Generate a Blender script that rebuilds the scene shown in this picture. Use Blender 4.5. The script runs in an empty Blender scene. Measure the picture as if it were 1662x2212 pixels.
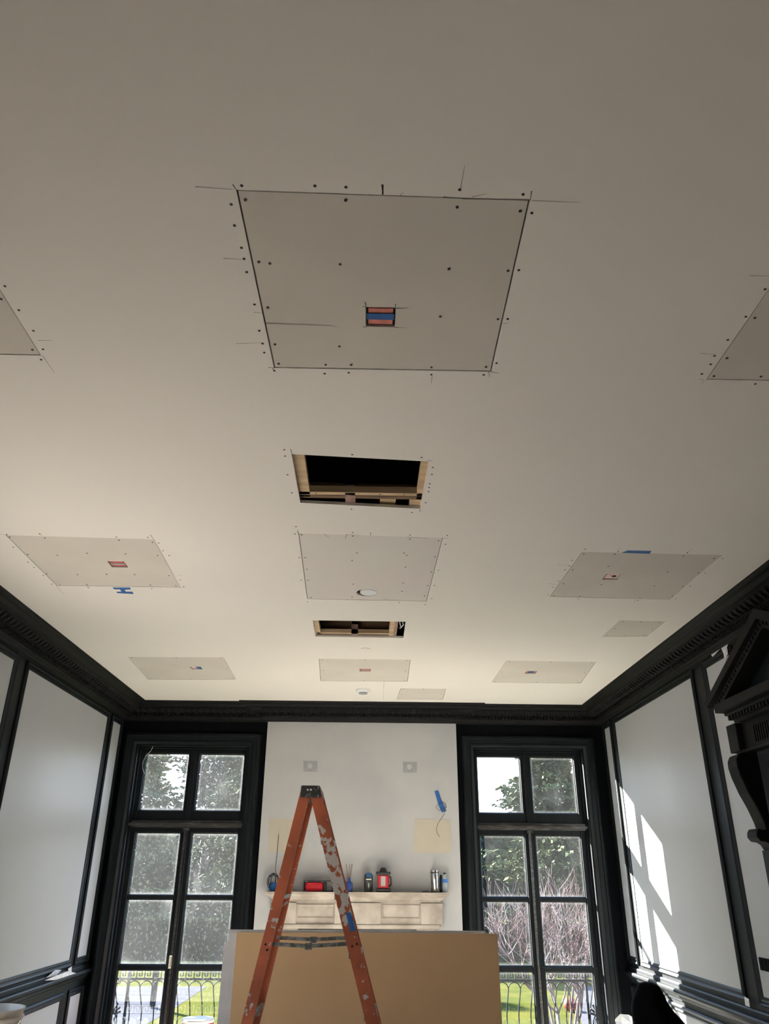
import bpy, math, random
from mathutils import Vector, Matrix
from mathutils.geometry import tessellate_polygon
random.seed(7)
C = bpy.context.scene.collection
SC = bpy.context.scene
V = Vector
PI = math.pi

# ------------------------------------------------------------------ camera, sky, sun, exposure
W, H = 1662, 2212
F, PITCH, YAW, ROLL = 1655.883, 0.4408547, 0.0210586, 0.0068138
EYE = V((0, 0, 1.5))
fw = V((math.sin(YAW)*math.cos(PITCH), math.cos(YAW)*math.cos(PITCH), math.sin(PITCH)))
rt0 = V((math.cos(YAW), -math.sin(YAW), 0)); up0 = rt0.cross(fw)
rt = rt0*math.cos(ROLL) + up0*math.sin(ROLL); up = -rt0*math.sin(ROLL) + up0*math.cos(ROLL)
cd = bpy.data.cameras.new('camera'); cam = bpy.data.objects.new('camera', cd); C.objects.link(cam)
cd.sensor_fit = 'VERTICAL'; cd.sensor_height = 36; cd.lens = F*36/H; cd.clip_start = 0.05; cd.clip_end = 400
M = Matrix(((rt.x, up.x, -fw.x, EYE.x), (rt.y, up.y, -fw.y, EYE.y), (rt.z, up.z, -fw.z, EYE.z), (0, 0, 0, 1)))
cam.matrix_world = M
SC.camera = cam

SUN_STRENGTH = 84
SKY_STRENGTH = 5.5
SC.view_settings.view_transform = 'Standard'; SC.view_settings.look = 'None'
SC.view_settings.gamma = 1; SC.view_settings.use_curve_mapping = False
SC.view_settings.exposure = 0.25
SUN_DIR = V((1.0, -1.12, -0.68)).normalized()
sl = bpy.data.lights.new('sun', 'SUN'); sl.energy = SUN_STRENGTH; sl.angle = math.radians(0.53); sl.color = (1, .95, .88)
so = bpy.data.objects.new('sun', sl); C.objects.link(so); so.location = (-20, 25, 18)
so.rotation_euler = SUN_DIR.to_track_quat('-Z', 'Y').to_euler()

wd = bpy.data.worlds.new('sky'); SC.world = wd; wd.use_nodes = True
n = wd.node_tree.nodes; l = wd.node_tree.links; n.clear()
out = n.new('ShaderNodeOutputWorld'); bg = n.new('ShaderNodeBackground'); bg.inputs[1].default_value = SKY_STRENGTH
tc = n.new('ShaderNodeTexCoord'); sx = n.new('ShaderNodeSeparateXYZ'); cr = n.new('ShaderNodeValToRGB')
cr.color_ramp.elements[0].position = 0.0; cr.color_ramp.elements[0].color = (.80, .88, 1, 1)
cr.color_ramp.elements[1].position = 0.7; cr.color_ramp.elements[1].color = (.30, .50, .95, 1)
e = cr.color_ramp.elements.new(.2); e.color = (.62, .78, 1, 1)
l.new(tc.outputs['Generated'], sx.inputs[0]); l.new(sx.outputs[2], cr.inputs[0])
l.new(cr.outputs[0], bg.inputs[0]); l.new(bg.outputs[0], out.inputs[0])

# ------------------------------------------------------------------ pixel of the photo -> point on a plane of the room
def ray(u, v):
    return rt*(u-W/2) - up*(v-H/2) + fw*F
def PX(u, v, x): r = ray(u, v); return EYE + r*(x/r.x)
def PY(u, v, y): r = ray(u, v); return EYE + r*(y/r.y)
def PZ(u, v, z): r = ray(u, v); return EYE + r*((z-EYE.z)/r.z)

# ------------------------------------------------------------------ materials
def mat(name, col, rough=.6, metal=0, spec=.5, var=0, scale=6, var_col=None, bump=0, bscale=40, detail=4, lo=.4, hi=.6, stretch=None):
    m = bpy.data.materials.new(name); m.use_nodes = True
    nt = m.node_tree; N = nt.nodes; L = nt.links; b = N['Principled BSDF']
    b.inputs['Base Color'].default_value = (*col, 1); b.inputs['Roughness'].default_value = rough
    b.inputs['Metallic'].default_value = metal; b.inputs['Specular IOR Level'].default_value = spec
    t = N.new('ShaderNodeTexCoord'); src = t.outputs['Object']
    if stretch:
        mp = N.new('ShaderNodeMapping'); mp.inputs['Scale'].default_value = stretch; L.new(src, mp.inputs[0]); src = mp.outputs[0]
    if var or var_col:
        ns = N.new('ShaderNodeTexNoise'); ns.inputs['Scale'].default_value = scale; ns.inputs['Detail'].default_value = detail
        L.new(src, ns.inputs['Vector'])
        r = N.new('ShaderNodeValToRGB'); r.color_ramp.elements[0].position = lo; r.color_ramp.elements[1].position = hi
        r.color_ramp.elements[0].color = (*col, 1)
        c2 = var_col if var_col else tuple(min(1, max(0, c*(1+var))) for c in col)
        r.color_ramp.elements[1].color = (*c2, 1)
        L.new(ns.outputs['Fac'], r.inputs[0]); L.new(r.outputs[0], b.inputs['Base Color'])
    if bump:
        nb = N.new('ShaderNodeTexNoise'); nb.inputs['Scale'].default_value = bscale; L.new(src, nb.inputs['Vector'])
        bp = N.new('ShaderNodeBump'); bp.inputs['Strength'].default_value = bump; bp.inputs['Distance'].default_value = .01
        L.new(nb.outputs['Fac'], bp.inputs['Height']); L.new(bp.outputs[0], b.inputs['Normal'])
    return m

m_ceil = mat('ceiling_paint', (.80, .755, .675), .75, var=-.04, scale=.9, lo=.3, hi=.7, spec=.25)
m_patch = mat('drywall_paper', (.63, .585, .505), .85, var=-.05, scale=2, spec=.2)
m_patch_pink = mat('drywall_paper_rosy', (.67, .61, .555), .85, var_col=(.66, .63, .56), scale=1.3, lo=.35, hi=.65, spec=.2)
m_dark = mat('blue_black_trim_paint', (.0042, .0062, .0074), .48, spec=.2, var=.5, scale=5, bump=.15, bscale=9, stretch=(3, 3, .6))
m_darkwall = mat('blue_black_wall_paint', (.0015, .002, .0032), .6, spec=.08, var=.3, scale=3)
m_carve = mat('black_carved_cornice', (.0058, .0056, .0054), .6, spec=.14, var=.6, scale=30)
m_primer = mat('primer_panel', (.42, .432, .436), .42, spec=.3, var_col=(.405, .422, .435), scale=1.1, lo=.35, hi=.7, bump=.04, bscale=3, stretch=(1, 2.5, .5))
m_breast = mat('breast_primer', (.48, .475, .467), .6, spec=.3, var_col=(.40, .405, .415), scale=1.5, lo=.38, hi=.72, detail=5)
m_floor = mat('floor_boards', (.09, .065, .045), .5, var=-.3, scale=3, stretch=(6, .6, 1))
m_bounce_cloth = mat('bounce_canvas', (.80, .755, .69), .9, var=-.06, scale=4)
m_rear = mat('rear_wall', (.13, .12, .11), .7, var=-.1)
m_pencil = mat('pencil', (.10, .09, .075), .9)
m_pencil_soft = mat('pencil_soft', (.42, .39, .34), .9)
m_screw = mat('screw_head', (.006, .006, .006), .6)
m_pine = mat('pine', (.62, .45, .26), .7, var=-.25, scale=3, stretch=(1, 8, 8))
m_lumber = mat('old_joist', (.20, .125, .07), .8, var=-.4, scale=4, stretch=(1, 8, 8))
m_rosewood = mat('joist_end', (.42, .27, .21), .8, var=-.3, scale=30)
m_gyp = mat('gypsum_edge', (.33, .33, .32), .9)
m_black = mat('black_plastic', (.008, .008, .009), .4)
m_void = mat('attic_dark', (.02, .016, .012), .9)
m_salmon = mat('salmon_housing', (.62, .20, .15), .5, var=.25, scale=25)
m_red = mat('red_housing', (.50, .10, .09), .5, var=.25, scale=30)
m_pink = mat('pale_pink_housing', (.80, .50, .45), .5, var=-.2, scale=30)
m_tape = mat('blue_tape', (.022, .12, .36), .7, var=-.15, scale=8)
m_white = mat('white_plastic', (.75, .75, .73), .4)
m_whitepaint = mat('filler', (.72, .73, .73), .8, var=-.2, scale=20)
m_fill_grey = mat('grey_filler', (.34, .345, .345), .8, var=-.12, scale=10)
m_beige = mat('beige_drywall', (.49, .445, .355), .85, var=-.05, scale=4)
m_marble = mat('cream_marble', (.46, .41, .35), .5, var_col=(.28, .235, .19), scale=5, lo=.38, hi=.66, detail=8)
m_iron = mat('wrought_iron', (.008, .009, .011), .75, spec=.15)
m_board = mat('tan_board', (.70, .45, .235), .85, var=-.07, scale=1.5, spec=.2)
m_sheet = mat('white_sheet_edge', (.66, .62, .58), .85, var=-.1, scale=6)
m_alu = mat('aluminium', (.34, .34, .30), .45, metal=.6, var=-.6, scale=25)
m_steel = mat('stainless', (.55, .53, .50), .2, metal=1)
m_bluelum = mat('blue_glass', (.03, .07, .30), .2)
m_reed = mat('reed', (.16, .10, .06), .8)
m_redpl = mat('red_plastic', (.45, .008, .018), .3)
m_label = mat('grey_label', (.40, .38, .36), .6)
m_smoke = mat('smoky_plastic', (.045, .045, .042), .15)
m_bottle = mat('clear_bottle', (.35, .40, .42), .1)
m_bluelabel = mat('blue_label', (.03, .15, .45), .5)
m_bluecap = mat('blue_cap', (.02, .09, .20), .4)
m_cord = mat('black_cord', (.02, .02, .022), .6)
m_cordg = mat('grey_cord', (.10, .095, .09), .6)
m_cloth = mat('black_cloth', (.0025, .0025, .003), .95, spec=.1)
m_bucket = mat('cream_bucket', (.62, .57, .49), .5, var=-.1, scale=12)
m_brass = mat('ivory_metal', (.60, .55, .42), .4)
m_grass = mat('lawn', (.050, .049, .012), 1, spec=0, var_col=(.030, .036, .008), scale=1.6, detail=8, lo=.35, hi=.65)
m_pave = mat('paving', (.055, .055, .060), .9, spec=0, var=-.2, scale=1.2)
m_bounce_stone = mat('bounce_stone', (.78, .71, .61), .8, var=-.1)
m_pavejoint = mat('paving_joint', (.025, .025, .03), .9, spec=0)
m_needle = mat('conifer_needles', (.022, .034, .016), .8, spec=.05, var_col=(.075, .080, .032), scale=.9, detail=6)
m_needle2 = mat('dark_needles', (.014, .021, .014), .8, spec=.05, var_col=(.036, .045, .022), scale=.9, detail=6)
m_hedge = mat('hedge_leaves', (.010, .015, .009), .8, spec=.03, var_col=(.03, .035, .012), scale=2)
m_hedge_lit = mat('hedge_painted_sun', (.09, .088, .035), .8, spec=.05, var=-.4, scale=3)  # brighter leaf colour stands in for sun on the hedge top
m_bark = mat('bark', (.03, .022, .018), .9)
m_twig = mat('pale_twigs', (.17, .14, .13), .8, spec=.1, var_col=(.085, .04, .042), scale=2)
m_orange = mat('orange_red', (.13, .012, .006), .6, spec=.1, var_col=(.14, .045, .008), scale=1.2)
m_carbody = mat('car_paint', (.03, .012, .012), .3)

def ladder_mat(name, lo, hi, heavy):
    m = mat(name, (.50, .125, .05), .55, var=-.35, scale=3)
    nt = m.node_tree; N = nt.nodes; L = nt.links; b = N['Principled BSDF']
    base = b.inputs['Base Color'].links[0].from_socket
    t = N.new('ShaderNodeTexCoord'); ns = N.new('ShaderNodeTexNoise'); ns.inputs['Scale'].default_value = 26; ns.inputs['Detail'].default_value = 6
    L.new(t.outputs['Object'], ns.inputs['Vector'])
    s = N.new('ShaderNodeSeparateXYZ'); L.new(t.outputs['Object'], s.inputs[0])
    # a band of old paint on the rail between heights lo and hi, splashes elsewhere
    mr = N.new('ShaderNodeMapRange'); mr.inputs[1].default_value = lo-.02; mr.inputs[2].default_value = lo+.02
    mr2 = N.new('ShaderNodeMapRange'); mr2.inputs[1].default_value = hi+.12; mr2.inputs[2].default_value = hi-.12
    L.new(s.outputs[2], mr.inputs[0]); L.new(s.outputs[2], mr2.inputs[0])
    mu = N.new('ShaderNodeMath'); mu.operation = 'MULTIPLY'; L.new(mr.outputs[0], mu.inputs[0]); L.new(mr2.outputs[0], mu.inputs[1])
    m2 = N.new('ShaderNodeMath'); m2.operation = 'MULTIPLY_ADD'; L.new(mu.outputs[0], m2.inputs[0]); m2.inputs[1].default_value = heavy
    L.new(ns.outputs['Fac'], m2.inputs[2])
    r = N.new('ShaderNodeValToRGB'); r.color_ramp.elements[0].position = .64; r.color_ramp.elements[1].position = .68
    L.new(m2.outputs[0], r.inputs[0])
    mx = N.new('ShaderNodeMixRGB'); L.new(r.outputs[0], mx.inputs[0]); L.new(base, mx.inputs[1]); mx.inputs[2].default_value = (.50, .46, .41, 1)
    L.new(mx.outputs[0], b.inputs['Base Color']); return m
m_lad = ladder_mat('orange_fibreglass', 0, 0, 0)
m_ladpaint = ladder_mat('orange_fibreglass_painted_over', 1.22, 1.70, .215)
m_capblk = mat('ladder_cap', (.03, .03, .028), .6, var_col=(.25, .24, .22), scale=40, lo=.55, hi=.62)

m_trim_hilite = mat('trim_painted_highlight', (.035, .032, .03), .28, var_col=(.12, .11, .10), scale=14, lo=.5, hi=.7, stretch=(.6, 3, 3))  # lighter trim colour paints in the highlight on ledge and astragal
def glass(name, base, spots, edge, seed):
    m = bpy.data.materials.new(name); m.use_nodes = True
    nt = m.node_tree; N = nt.nodes; L = nt.links; N.clear()
    o = N.new('ShaderNodeOutputMaterial'); mix = N.new('ShaderNodeMixShader')
    tr = N.new('ShaderNodeBsdfTransparent'); tr.inputs[0].default_value = (.90, .93, .93, 1)
    tl = N.new('ShaderNodeBsdfTranslucent'); tl.inputs[0].default_value = (.86, .90, .92, 1)
    uv = N.new('ShaderNodeUVMap'); uv.uv_map = 'UVMap'
    t = N.new('ShaderNodeTexCoord')
    def math_(op, a, b=None, c=None):
        q = N.new('ShaderNodeMath'); q.operation = op
        for i, x in enumerate((a, b, c)):
            if x is None: continue
            if isinstance(x, (int, float)): q.inputs[i].default_value = x
            else: L.new(x, q.inputs[i])
        return q.outputs[0]
    def noise(sc, det, stretch, w=0):
        mp = N.new('ShaderNodeMapping'); mp.inputs['Scale'].default_value = stretch; mp.inputs['Location'].default_value = (seed*3.1+w, 0, seed)
        L.new(t.outputs['Object'], mp.inputs[0])
        ns = N.new('ShaderNodeTexNoise'); ns.inputs['Scale'].default_value = sc; ns.inputs['Detail'].default_value = det
        L.new(mp.outputs[0], ns.inputs['Vector']); return ns.outputs['Fac']
    film = math_('MULTIPLY', noise(2.2, 5, (1, 1, .6)), base*2)
    def thr(x, a, b):
        r = N.new('ShaderNodeMapRange'); r.inputs[1].default_value = a; r.inputs[2].default_value = b; L.new(x, r.inputs[0]); return r.outputs[0]
    sp = math_('MULTIPLY', thr(noise(55, 5, (1, 1, .8), 5), .56, .74), spots)
    smear = math_('MULTIPLY', thr(noise(3.5, 6, (1, 1, .45), 9), .56, .72), base*1.6)
    s = N.new('ShaderNodeSeparateXYZ'); L.new(uv.outputs[0], s.inputs[0])
    ex = math_('MINIMUM', s.outputs[0], math_('SUBTRACT', 1, s.outputs[0]))
    ey = math_('MINIMUM', s.outputs[1], math_('SUBTRACT', 1, s.outputs[1]))
    ed = math_('MINIMUM', ex, ey)
    ed = math_('ADD', ed, math_('MULTIPLY', noise(25, 3, (1, 1, 1), 2), -.035))
    er = N.new('ShaderNodeMapRange'); er.inputs[1].default_value = .045; er.inputs[2].default_value = -.01; L.new(ed, er.inputs[0])
    fac = math_('ADD', math_('ADD', film, sp), math_('ADD', smear, math_('MULTIPLY', er.outputs[0], edge)))
    fac = math_('MINIMUM', fac, .6)
    L.new(fac, mix.inputs[0]); L.new(tr.outputs[0], mix.inputs[1]); L.new(tl.outputs[0], mix.inputs[2]); L.new(mix.outputs[0], o.inputs[0])
    return m

# ------------------------------------------------------------------ mesh building
class MB:
    def __init__(s): s.v = []; s.f = []; s.uv = {}
    def add(s, vs, fs):
        o = len(s.v); s.v += [tuple(p) for p in vs]; s.f += [tuple(i+o for i in f) for f in fs]; return s
    def box(s, x0, y0, z0, x1, y1, z1):
        x0, x1 = sorted((x0, x1)); y0, y1 = sorted((y0, y1)); z0, z1 = sorted((z0, z1))
        return s.add([(x0, y0, z0), (x1, y0, z0), (x1, y1, z0), (x0, y1, z0), (x0, y0, z1), (x1, y0, z1), (x1, y1, z1), (x0, y1, z1)],
                     [(0, 3, 2, 1), (4, 5, 6, 7), (0, 1, 5, 4), (1, 2, 6, 5), (2, 3, 7, 6), (3, 0, 4, 7)])
    def prism(s, pts, vec):
        n = len(pts); vec = V(vec); a = [V(p) for p in pts]; b = [p+vec for p in a]
        return s.add(a+b, [tuple(range(n))[::-1], tuple(range(n, 2*n))] + [(i, (i+1) % n, n+(i+1) % n, n+i) for i in range(n)])
    def beam(s, a, b, w, h, side=V((0, 1, 0))):
        """a bar from a to b, w across `side`, h across the third axis"""
        a, b = V(a), V(b); d = (b-a).normalized(); s1 = (side - d*side.dot(d)).normalized(); s2 = d.cross(s1)
        q = [s1*w/2+s2*h/2, -s1*w/2+s2*h/2, -s1*w/2-s2*h/2, s1*w/2-s2*h/2]
        return s.add([a+x for x in q]+[b+x for x in q], [(0, 1, 2, 3), (7, 6, 5, 4)]+[(i, i+4, (i+1) % 4+4, (i+1) % 4) for i in range(4)])
    def tube(s, path, r, n=6, caps=True):
        path = [V(p) for p in path]; k = len(path); rs = r if isinstance(r, (list, tuple)) else [r]*k
        o = []; ref = None
        for i, p in enumerate(path):
            d = (path[min(i+1, k-1)]-path[max(i-1, 0)]).normalized()
            if ref is None: ref = d.orthogonal().normalized()
            ref = (ref-d*ref.dot(d)).normalized(); q = d.cross(ref)
            o += [p+(ref*math.cos(2*PI*j/n)+q*math.sin(2*PI*j/n))*rs[i] for j in range(n)]
        f = [(i*n+j, i*n+(j+1) % n, (i+1)*n+(j+1) % n, (i+1)*n+j) for i in range(k-1) for j in range(n)]
        if caps: f += [tuple(range(n))[::-1], tuple(range((k-1)*n, k*n))]
        return s.add(o, f)
    def lathe(s, prof, c=(0, 0, 0), n=24, sx=1, sy=1):
        c = V(c); vs = []; k = len(prof)
        for r, z in prof: vs += [c+V((r*math.cos(2*PI*j/n)*sx, r*math.sin(2*PI*j/n)*sy, z)) for j in range(n)]
        f = [(i*n+j, i*n+(j+1) % n, (i+1)*n+(j+1) % n, (i+1)*n+j) for i in range(k-1) for j in range(n)]
        f += [tuple(range(n))[::-1], tuple(range((k-1)*n, k*n))]
        return s.add(vs, f)
    def frame(s, a0, b0, a1, b1, prof, fn, open_bottom=False):
        """profile (inset, height) swept round a rectangle; fn(a, b, h) -> point"""
        loops = []
        for d, h in prof:
            loops.append([fn(a0+d, b0+(0 if open_bottom else d), h), fn(a0+d, b1-d, h), fn(a1-d, b1-d, h), fn(a1-d, b0+(0 if open_bottom else d), h)])
        vs = [p for lp in loops for p in lp]; k = len(prof)
        rng = range(3) if open_bottom else range(4)
        f = [(i*4+j, i*4+(j+1) % 4, (i+1)*4+(j+1) % 4, (i+1)*4+j) for i in range(k-1) for j in rng]
        return s.add(vs, f)
    def sheet(s, outer, holes, z0, z1):
        """flat slab in xy with holes, with side walls"""
        polys = [[V((p[0], p[1], 0)) for p in outer]] + [[V((p[0], p[1], 0)) for p in h] for h in holes]
        tris = tessellate_polygon(polys); flat = [p for q in polys for p in q]; o = len(flat)
        vs = [(p.x, p.y, z0) for p in flat]+[(p.x, p.y, z1) for p in flat]
        f = [tuple(t) for t in tris]+[tuple(i+o for i in t[::-1]) for t in tris]
        b = 0
        for q in polys:
            n_ = len(q); f += [(b+i, b+(i+1) % n_, o+b+(i+1) % n_, o+b+i) for i in range(n_)]; b += n_
        return s.add(vs, f)
    def build(s, name, m, parent=None, smooth=False, loc=None, bevel=0, norm=True):
        me = bpy.data.meshes.new(name)
        vs = s.v
        if loc is not None: vs = [(p[0]-loc[0], p[1]-loc[1], p[2]-loc[2]) for p in vs]
        me.from_pydata(vs, [], s.f); me.update()
        if norm:
            import bmesh
            bm = bmesh.new(); bm.from_mesh(me); bmesh.ops.recalc_face_normals(bm, faces=bm.faces); bm.to_mesh(me); bm.free()
        me.materials.append(m)
        if smooth:
            for p in me.polygons: p.use_smooth = True
            try: me.set_sharp_from_angle(angle=math.radians(40))
            except Exception: pass
        o = bpy.data.objects.new(name, me); C.objects.link(o)
        if loc is not None: o.location = loc
        if parent is not None: adopt(o, parent)
        if bevel:
            b = o.modifiers.new('bevel', 'BEVEL'); b.width = bevel; b.segments = 2; b.limit_method = 'ANGLE'
        return o

def wloc(o):
    p = V(o.location)
    while o.parent: o = o.parent; p += V(o.location)
    return p
def adopt(o, parent):
    o.parent = parent; o.location = V(o.location) - wloc(parent) if True else o.location
def tag(o, label=None, cat=None, group=None, kind=None):
    if label: o['label'] = label
    if cat: o['category'] = cat
    if group: o['group'] = group
    if kind: o['kind'] = kind
    return o
def thing(name, loc, label, cat, group=None, kind=None):
    o = bpy.data.objects.new(name, None); C.objects.link(o); o.location = loc; o.empty_display_size = .05
    return tag(o, label, cat, group, kind)
def struct(o, label=None, cat=None): return tag(o, label, cat, kind='structure')

ZC = 3.19                       # ceiling height
XL, XR, YB, YR = -2.70, 2.65, 8.75, -3.2
BX0, BX1, BY = -1.093, .994, 8.70

# ------------------------------------------------------------------ ceiling with its cut-outs
def quad(*px): return [tuple(PZ(u, v, ZC).xy) for u, v in px]
def rect(x0, y0, x1, y1): return [(x0, y0), (x1, y0), (x1, y1), (x0, y1)]
PANELS = [   # corners (plan), label, material, screws inside
 (quad((510, 410), (1146, 432), (1062, 803), (592, 795)), 'large square drywall patch nearest the camera, centre of the ceiling', m_patch),
 (rect(-2.03, 1.50, -1.20, 2.299), 'drywall patch cut off by the left edge of the photo', m_patch),
 (rect(1.258, 1.55, 2.06, 2.368), 'drywall patch cut off by the right edge of the photo', m_patch),
 (quad((12, 1156), (333, 1165), (390, 1269), (122, 1265)), 'drywall patch at left with red fixture hole, above a blue tape H', m_patch),
 (quad((645, 1152), (957, 1162), (922, 1299), (664, 1294)), 'rosy drywall patch between the two open ceiling cavities', m_patch_pink),
 (quad((1258, 1192), (1562, 1199), (1448, 1295), (1188, 1289)), 'drywall patch at right with blue tape along its near edge', m_patch),
 (quad((276, 1419), (483, 1420), (510, 1468), (320, 1468)), 'drywall patch in the far left corner of the ceiling above the left window', m_patch),
 (quad((689, 1423), (887, 1425), (881, 1472), (693, 1471)), 'drywall patch in the far row at the middle, beyond the small cavity', m_patch),
 (quad((1095, 1427), (1288, 1430), (1255, 1476), (1062, 1474)), 'drywall patch in the far right corner of the ceiling above the right window', m_patch),
 (quad((1340, 1340), (1438, 1342), (1398, 1375), (1302, 1375)), 'small plain drywall patch near the right cornice', m_patch),
 (quad((866, 1487), (964, 1488), (957, 1511), (857, 1511)), 'small plain drywall patch close to the far cornice', m_patch),
]
OPEN1 = quad((630, 981), (928, 997), (908, 1099), (649, 1086))
OPEN2 = quad((676, 1340), (877, 1343), (872, 1378), (682, 1375))
ceil = MB().sheet(rect(XL-.2, YR-.2, XR+.2, YB+.3), [p[0] for p in PANELS]+[OPEN1, OPEN2], ZC, ZC+.016).build('ceiling', m_ceil)
struct(ceil, 'warm white plaster ceiling with pencil marks and cut-outs', 'ceiling')
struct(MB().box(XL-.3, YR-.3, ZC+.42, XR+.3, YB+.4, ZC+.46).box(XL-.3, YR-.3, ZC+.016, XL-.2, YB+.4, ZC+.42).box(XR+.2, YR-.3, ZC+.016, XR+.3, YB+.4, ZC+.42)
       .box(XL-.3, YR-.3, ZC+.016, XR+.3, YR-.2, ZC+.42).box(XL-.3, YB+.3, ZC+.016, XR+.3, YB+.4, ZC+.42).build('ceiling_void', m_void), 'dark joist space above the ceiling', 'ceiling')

def inset(q, d):
    c = V((sum(p[0] for p in q)/4, sum(p[1] for p in q)/4)); o = []
    for i in range(4):
        p0, p1, p2 = V(q[i-1]), V(q[i]), V(q[(i+1) % 4]); a = (p0-p1).normalized(); b = (p2-p1).normalized()
        o.append(tuple(p1+(a+b)*d))
    return o
def sq(cx, cy, h, k=4, rot=0): return [(cx+h*math.cos(rot+PI/4+i*PI/2)*math.sqrt(2), cy+h*math.sin(rot+PI/4+i*PI/2)*math.sqrt(2)) for i in range(4)]
def circ(cx, cy, r, n=24): return [(cx+r*math.cos(2*PI*i/n), cy+r*math.sin(2*PI*i/n)) for i in range(n)]
def centre(*px):
    q = quad(*px); return sum(p[0] for p in q)/4, sum(p[1] for p in q)/4
HOLES = {0: centre((791, 663), (854, 666), (852, 707), (792, 707)), 3: centre((233, 1212), (268, 1212), (276, 1227), (241, 1227)),
         5: centre((1312, 1241), (1345, 1241), (1335, 1252), (1301, 1252)), 6: centre((409, 1439), (434, 1440), (438, 1447), (415, 1447)),
         7: centre((778, 1445), (801, 1445), (800, 1451), (778, 1451)), 8: centre((1139, 1449), (1162, 1450), (1157, 1456), (1134, 1456))}
HH = .05
screw_me = MB().lathe([(.0044, 0), (.0044, .0012), (.002, .0014)], n=10)
screw0 = None
def put_screw(x, y, parent):
    global screw0
    if screw0 is None:
        screw0 = MB().lathe([(.0030, -.0012), (.0046, -.0008), (.0046, .0004)], n=10).build('screw', m_screw); o = screw0
    else:
        o = screw0.copy(); C.objects.link(o)
    o.parent = parent; o.location = V((x, y, ZC)) - wloc(parent)
def px_list(org, sc, lst): return [tuple(PZ(org[0]+a/sc, org[1]+b/sc, ZC).xy) for a, b in lst]
IN = {
 0: px_list((400, 350), 1.8467, [(240,151),(641,153),(1086,180),(1337,196),(294,399),(338,405),(619,408),(1053,427),(1289,434),(330,581),(1019,617),(1249,627),(358,728),(616,736),(373,805),(561,809),(662,810),(983,819),(1201,818)]),
 1: px_list((0, 560), 7.375, [(18,637),(515,1443)]),
 2: px_list((1500, 540), 6.142, [(807,902),(436,1437),(265,1674),(889,1680)]),
 3: px_list((0, 1100), 3.324, [(69,200),(321,207),(855,223),(1095,237),(412,330),(625,316),(901,320),(1132,332),(199,326),(336,464),(557,470),(766,467),(968,469),(1214,477),(429,554-8),(624,540),(1080,545),(1264,550)]),
 4: px_list((560, 940), 3.693, [(340,795),(747,805),(1203,829),(1432,842),(780,940),(742,1001),(1157,941),(1177,959),(368,977),(381,1070),(390,1157),(1403,970),(1168,1053),(1375,1092),(1150,1179),(1141,1246),(1345,1200),(752,1188),(414,1295),(742,1290),(1320,1283)]),
 5: px_list((1050, 1150), 2.7157, [(575,126),(757,128),(1160,139),(1338,153),(719,199),(1067,232),(1248,237),(510,221),(455,301),(679,307),(990,313),(1157,317),(400,371),(551,375),(905,385),(1095,375)]),
}
OUT = (px_list((400, 350), 1.8467, [(226,94),(518,95),(642,100),(1096,110),(1349,129),(184,169),(197,253),(1384,203),(225,342),(235,386),(246,439),(1332,431),(277,568),(1288,626),(296,673),(309,724),(316,760),(1243,802),(357,832),(557,844),(653,840),(983,848),(1192,849)])
 + px_list((0, 560), 7.375, [(78,428),(300,810),(531,1140),(686,1434),(656,1599)])
 + px_list((1500, 540), 6.142, [(943,520),(688,885),(448,1193),(271,1404),(221,1517),(103,1644),(813,1777)])
 + px_list((560, 940), 3.693, [(200,116),(208,167),(227,316),(261,460),(743,155),(1297,178),(1386,257),(1379,313),(1362,387),(1356,417),(1353,450),(1330,538),(737,590),(1219,616)])
 + px_list((560, 940), 3.693, [(294,729),(285,788),(747,777),(1205,797),(1502,800),(1487,870),(321,977),(335,1157),(1430,1077),(1400,1200),(1378,1303),(1325,1350),(387,1330),(1117,1334)])
 + px_list((0, 1100), 3.324, [(48,181),(285,177),(836,200),(1063,202),(1140,242),(1171,297),(1215,332),(95,272),(201,380),(244,417),(310,475),(370,537),(634,563),(1090,570),(1294,507),(1320,556)])
 + px_list((1050, 1150), 2.7157, [(583,99),(777,112),(1183,120),(1389,153),(506,164),(465,219),(491,196),(1288,238),(1198,316),(427,287),(394,323),(365,367),(1115,388),(543,390),(893,400)]))
for x, y in OUT[:100]: put_screw(x, y, ceil)

def mark(mb, a, b, w):
    """a thin drawn line on the ceiling"""
    a, b = V(a), V(b); d = (b-a).normalized(); s = V((-d.y, d.x))*w/2
    mb.add([(a.x-s.x, a.y-s.y, ZC-.0006), (b.x-s.x*.5, b.y-s.y*.5, ZC-.0006), (b.x+s.x*.5, b.y+s.y*.5, ZC-.0006), (a.x+s.x, a.y+s.y, ZC-.0006)], [(0, 1, 2, 3)])
def pxm(mb, u0, v0, u1, v1, w=.003): mark(mb, PZ(u0, v0, ZC).xy, PZ(u1, v1, ZC).xy, w)

for i, (q, lab, m) in enumerate(PANELS):
    holes = []
    if i in HOLES: holes = [sq(HOLES[i][0], HOLES[i][1], HH)]
    if i == 4: cx_, cy_ = PZ(793, 1281, ZC).xy; holes = [circ(cx_, cy_, .07)]
    cen = (sum(p[0] for p in q)/4, sum(p[1] for p in q)/4, ZC)
    gap = .0035 if i != 0 else .005
    o = MB().sheet(inset(q, gap), holes, ZC+.0015, ZC+.013).build('ceiling_patch', m, loc=cen)
    tag(o, lab, 'ceiling patch')
    if i in IN: sc_ = IN[i]
    else:
        sc_ = []; r = inset(q, .03)
        for k in range(4):
            a, b = V(r[k]), V(r[(k+1) % 4]); sc_ += [tuple(a.lerp(b, t)) for t in (0, .5)]
    for x, y in sc_: put_screw(x, y, o)
    if i > 5:                                      # screws just outside the small far patches are drawn on the patch rim
        pass

hard = MB(); soft = MB()
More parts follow.
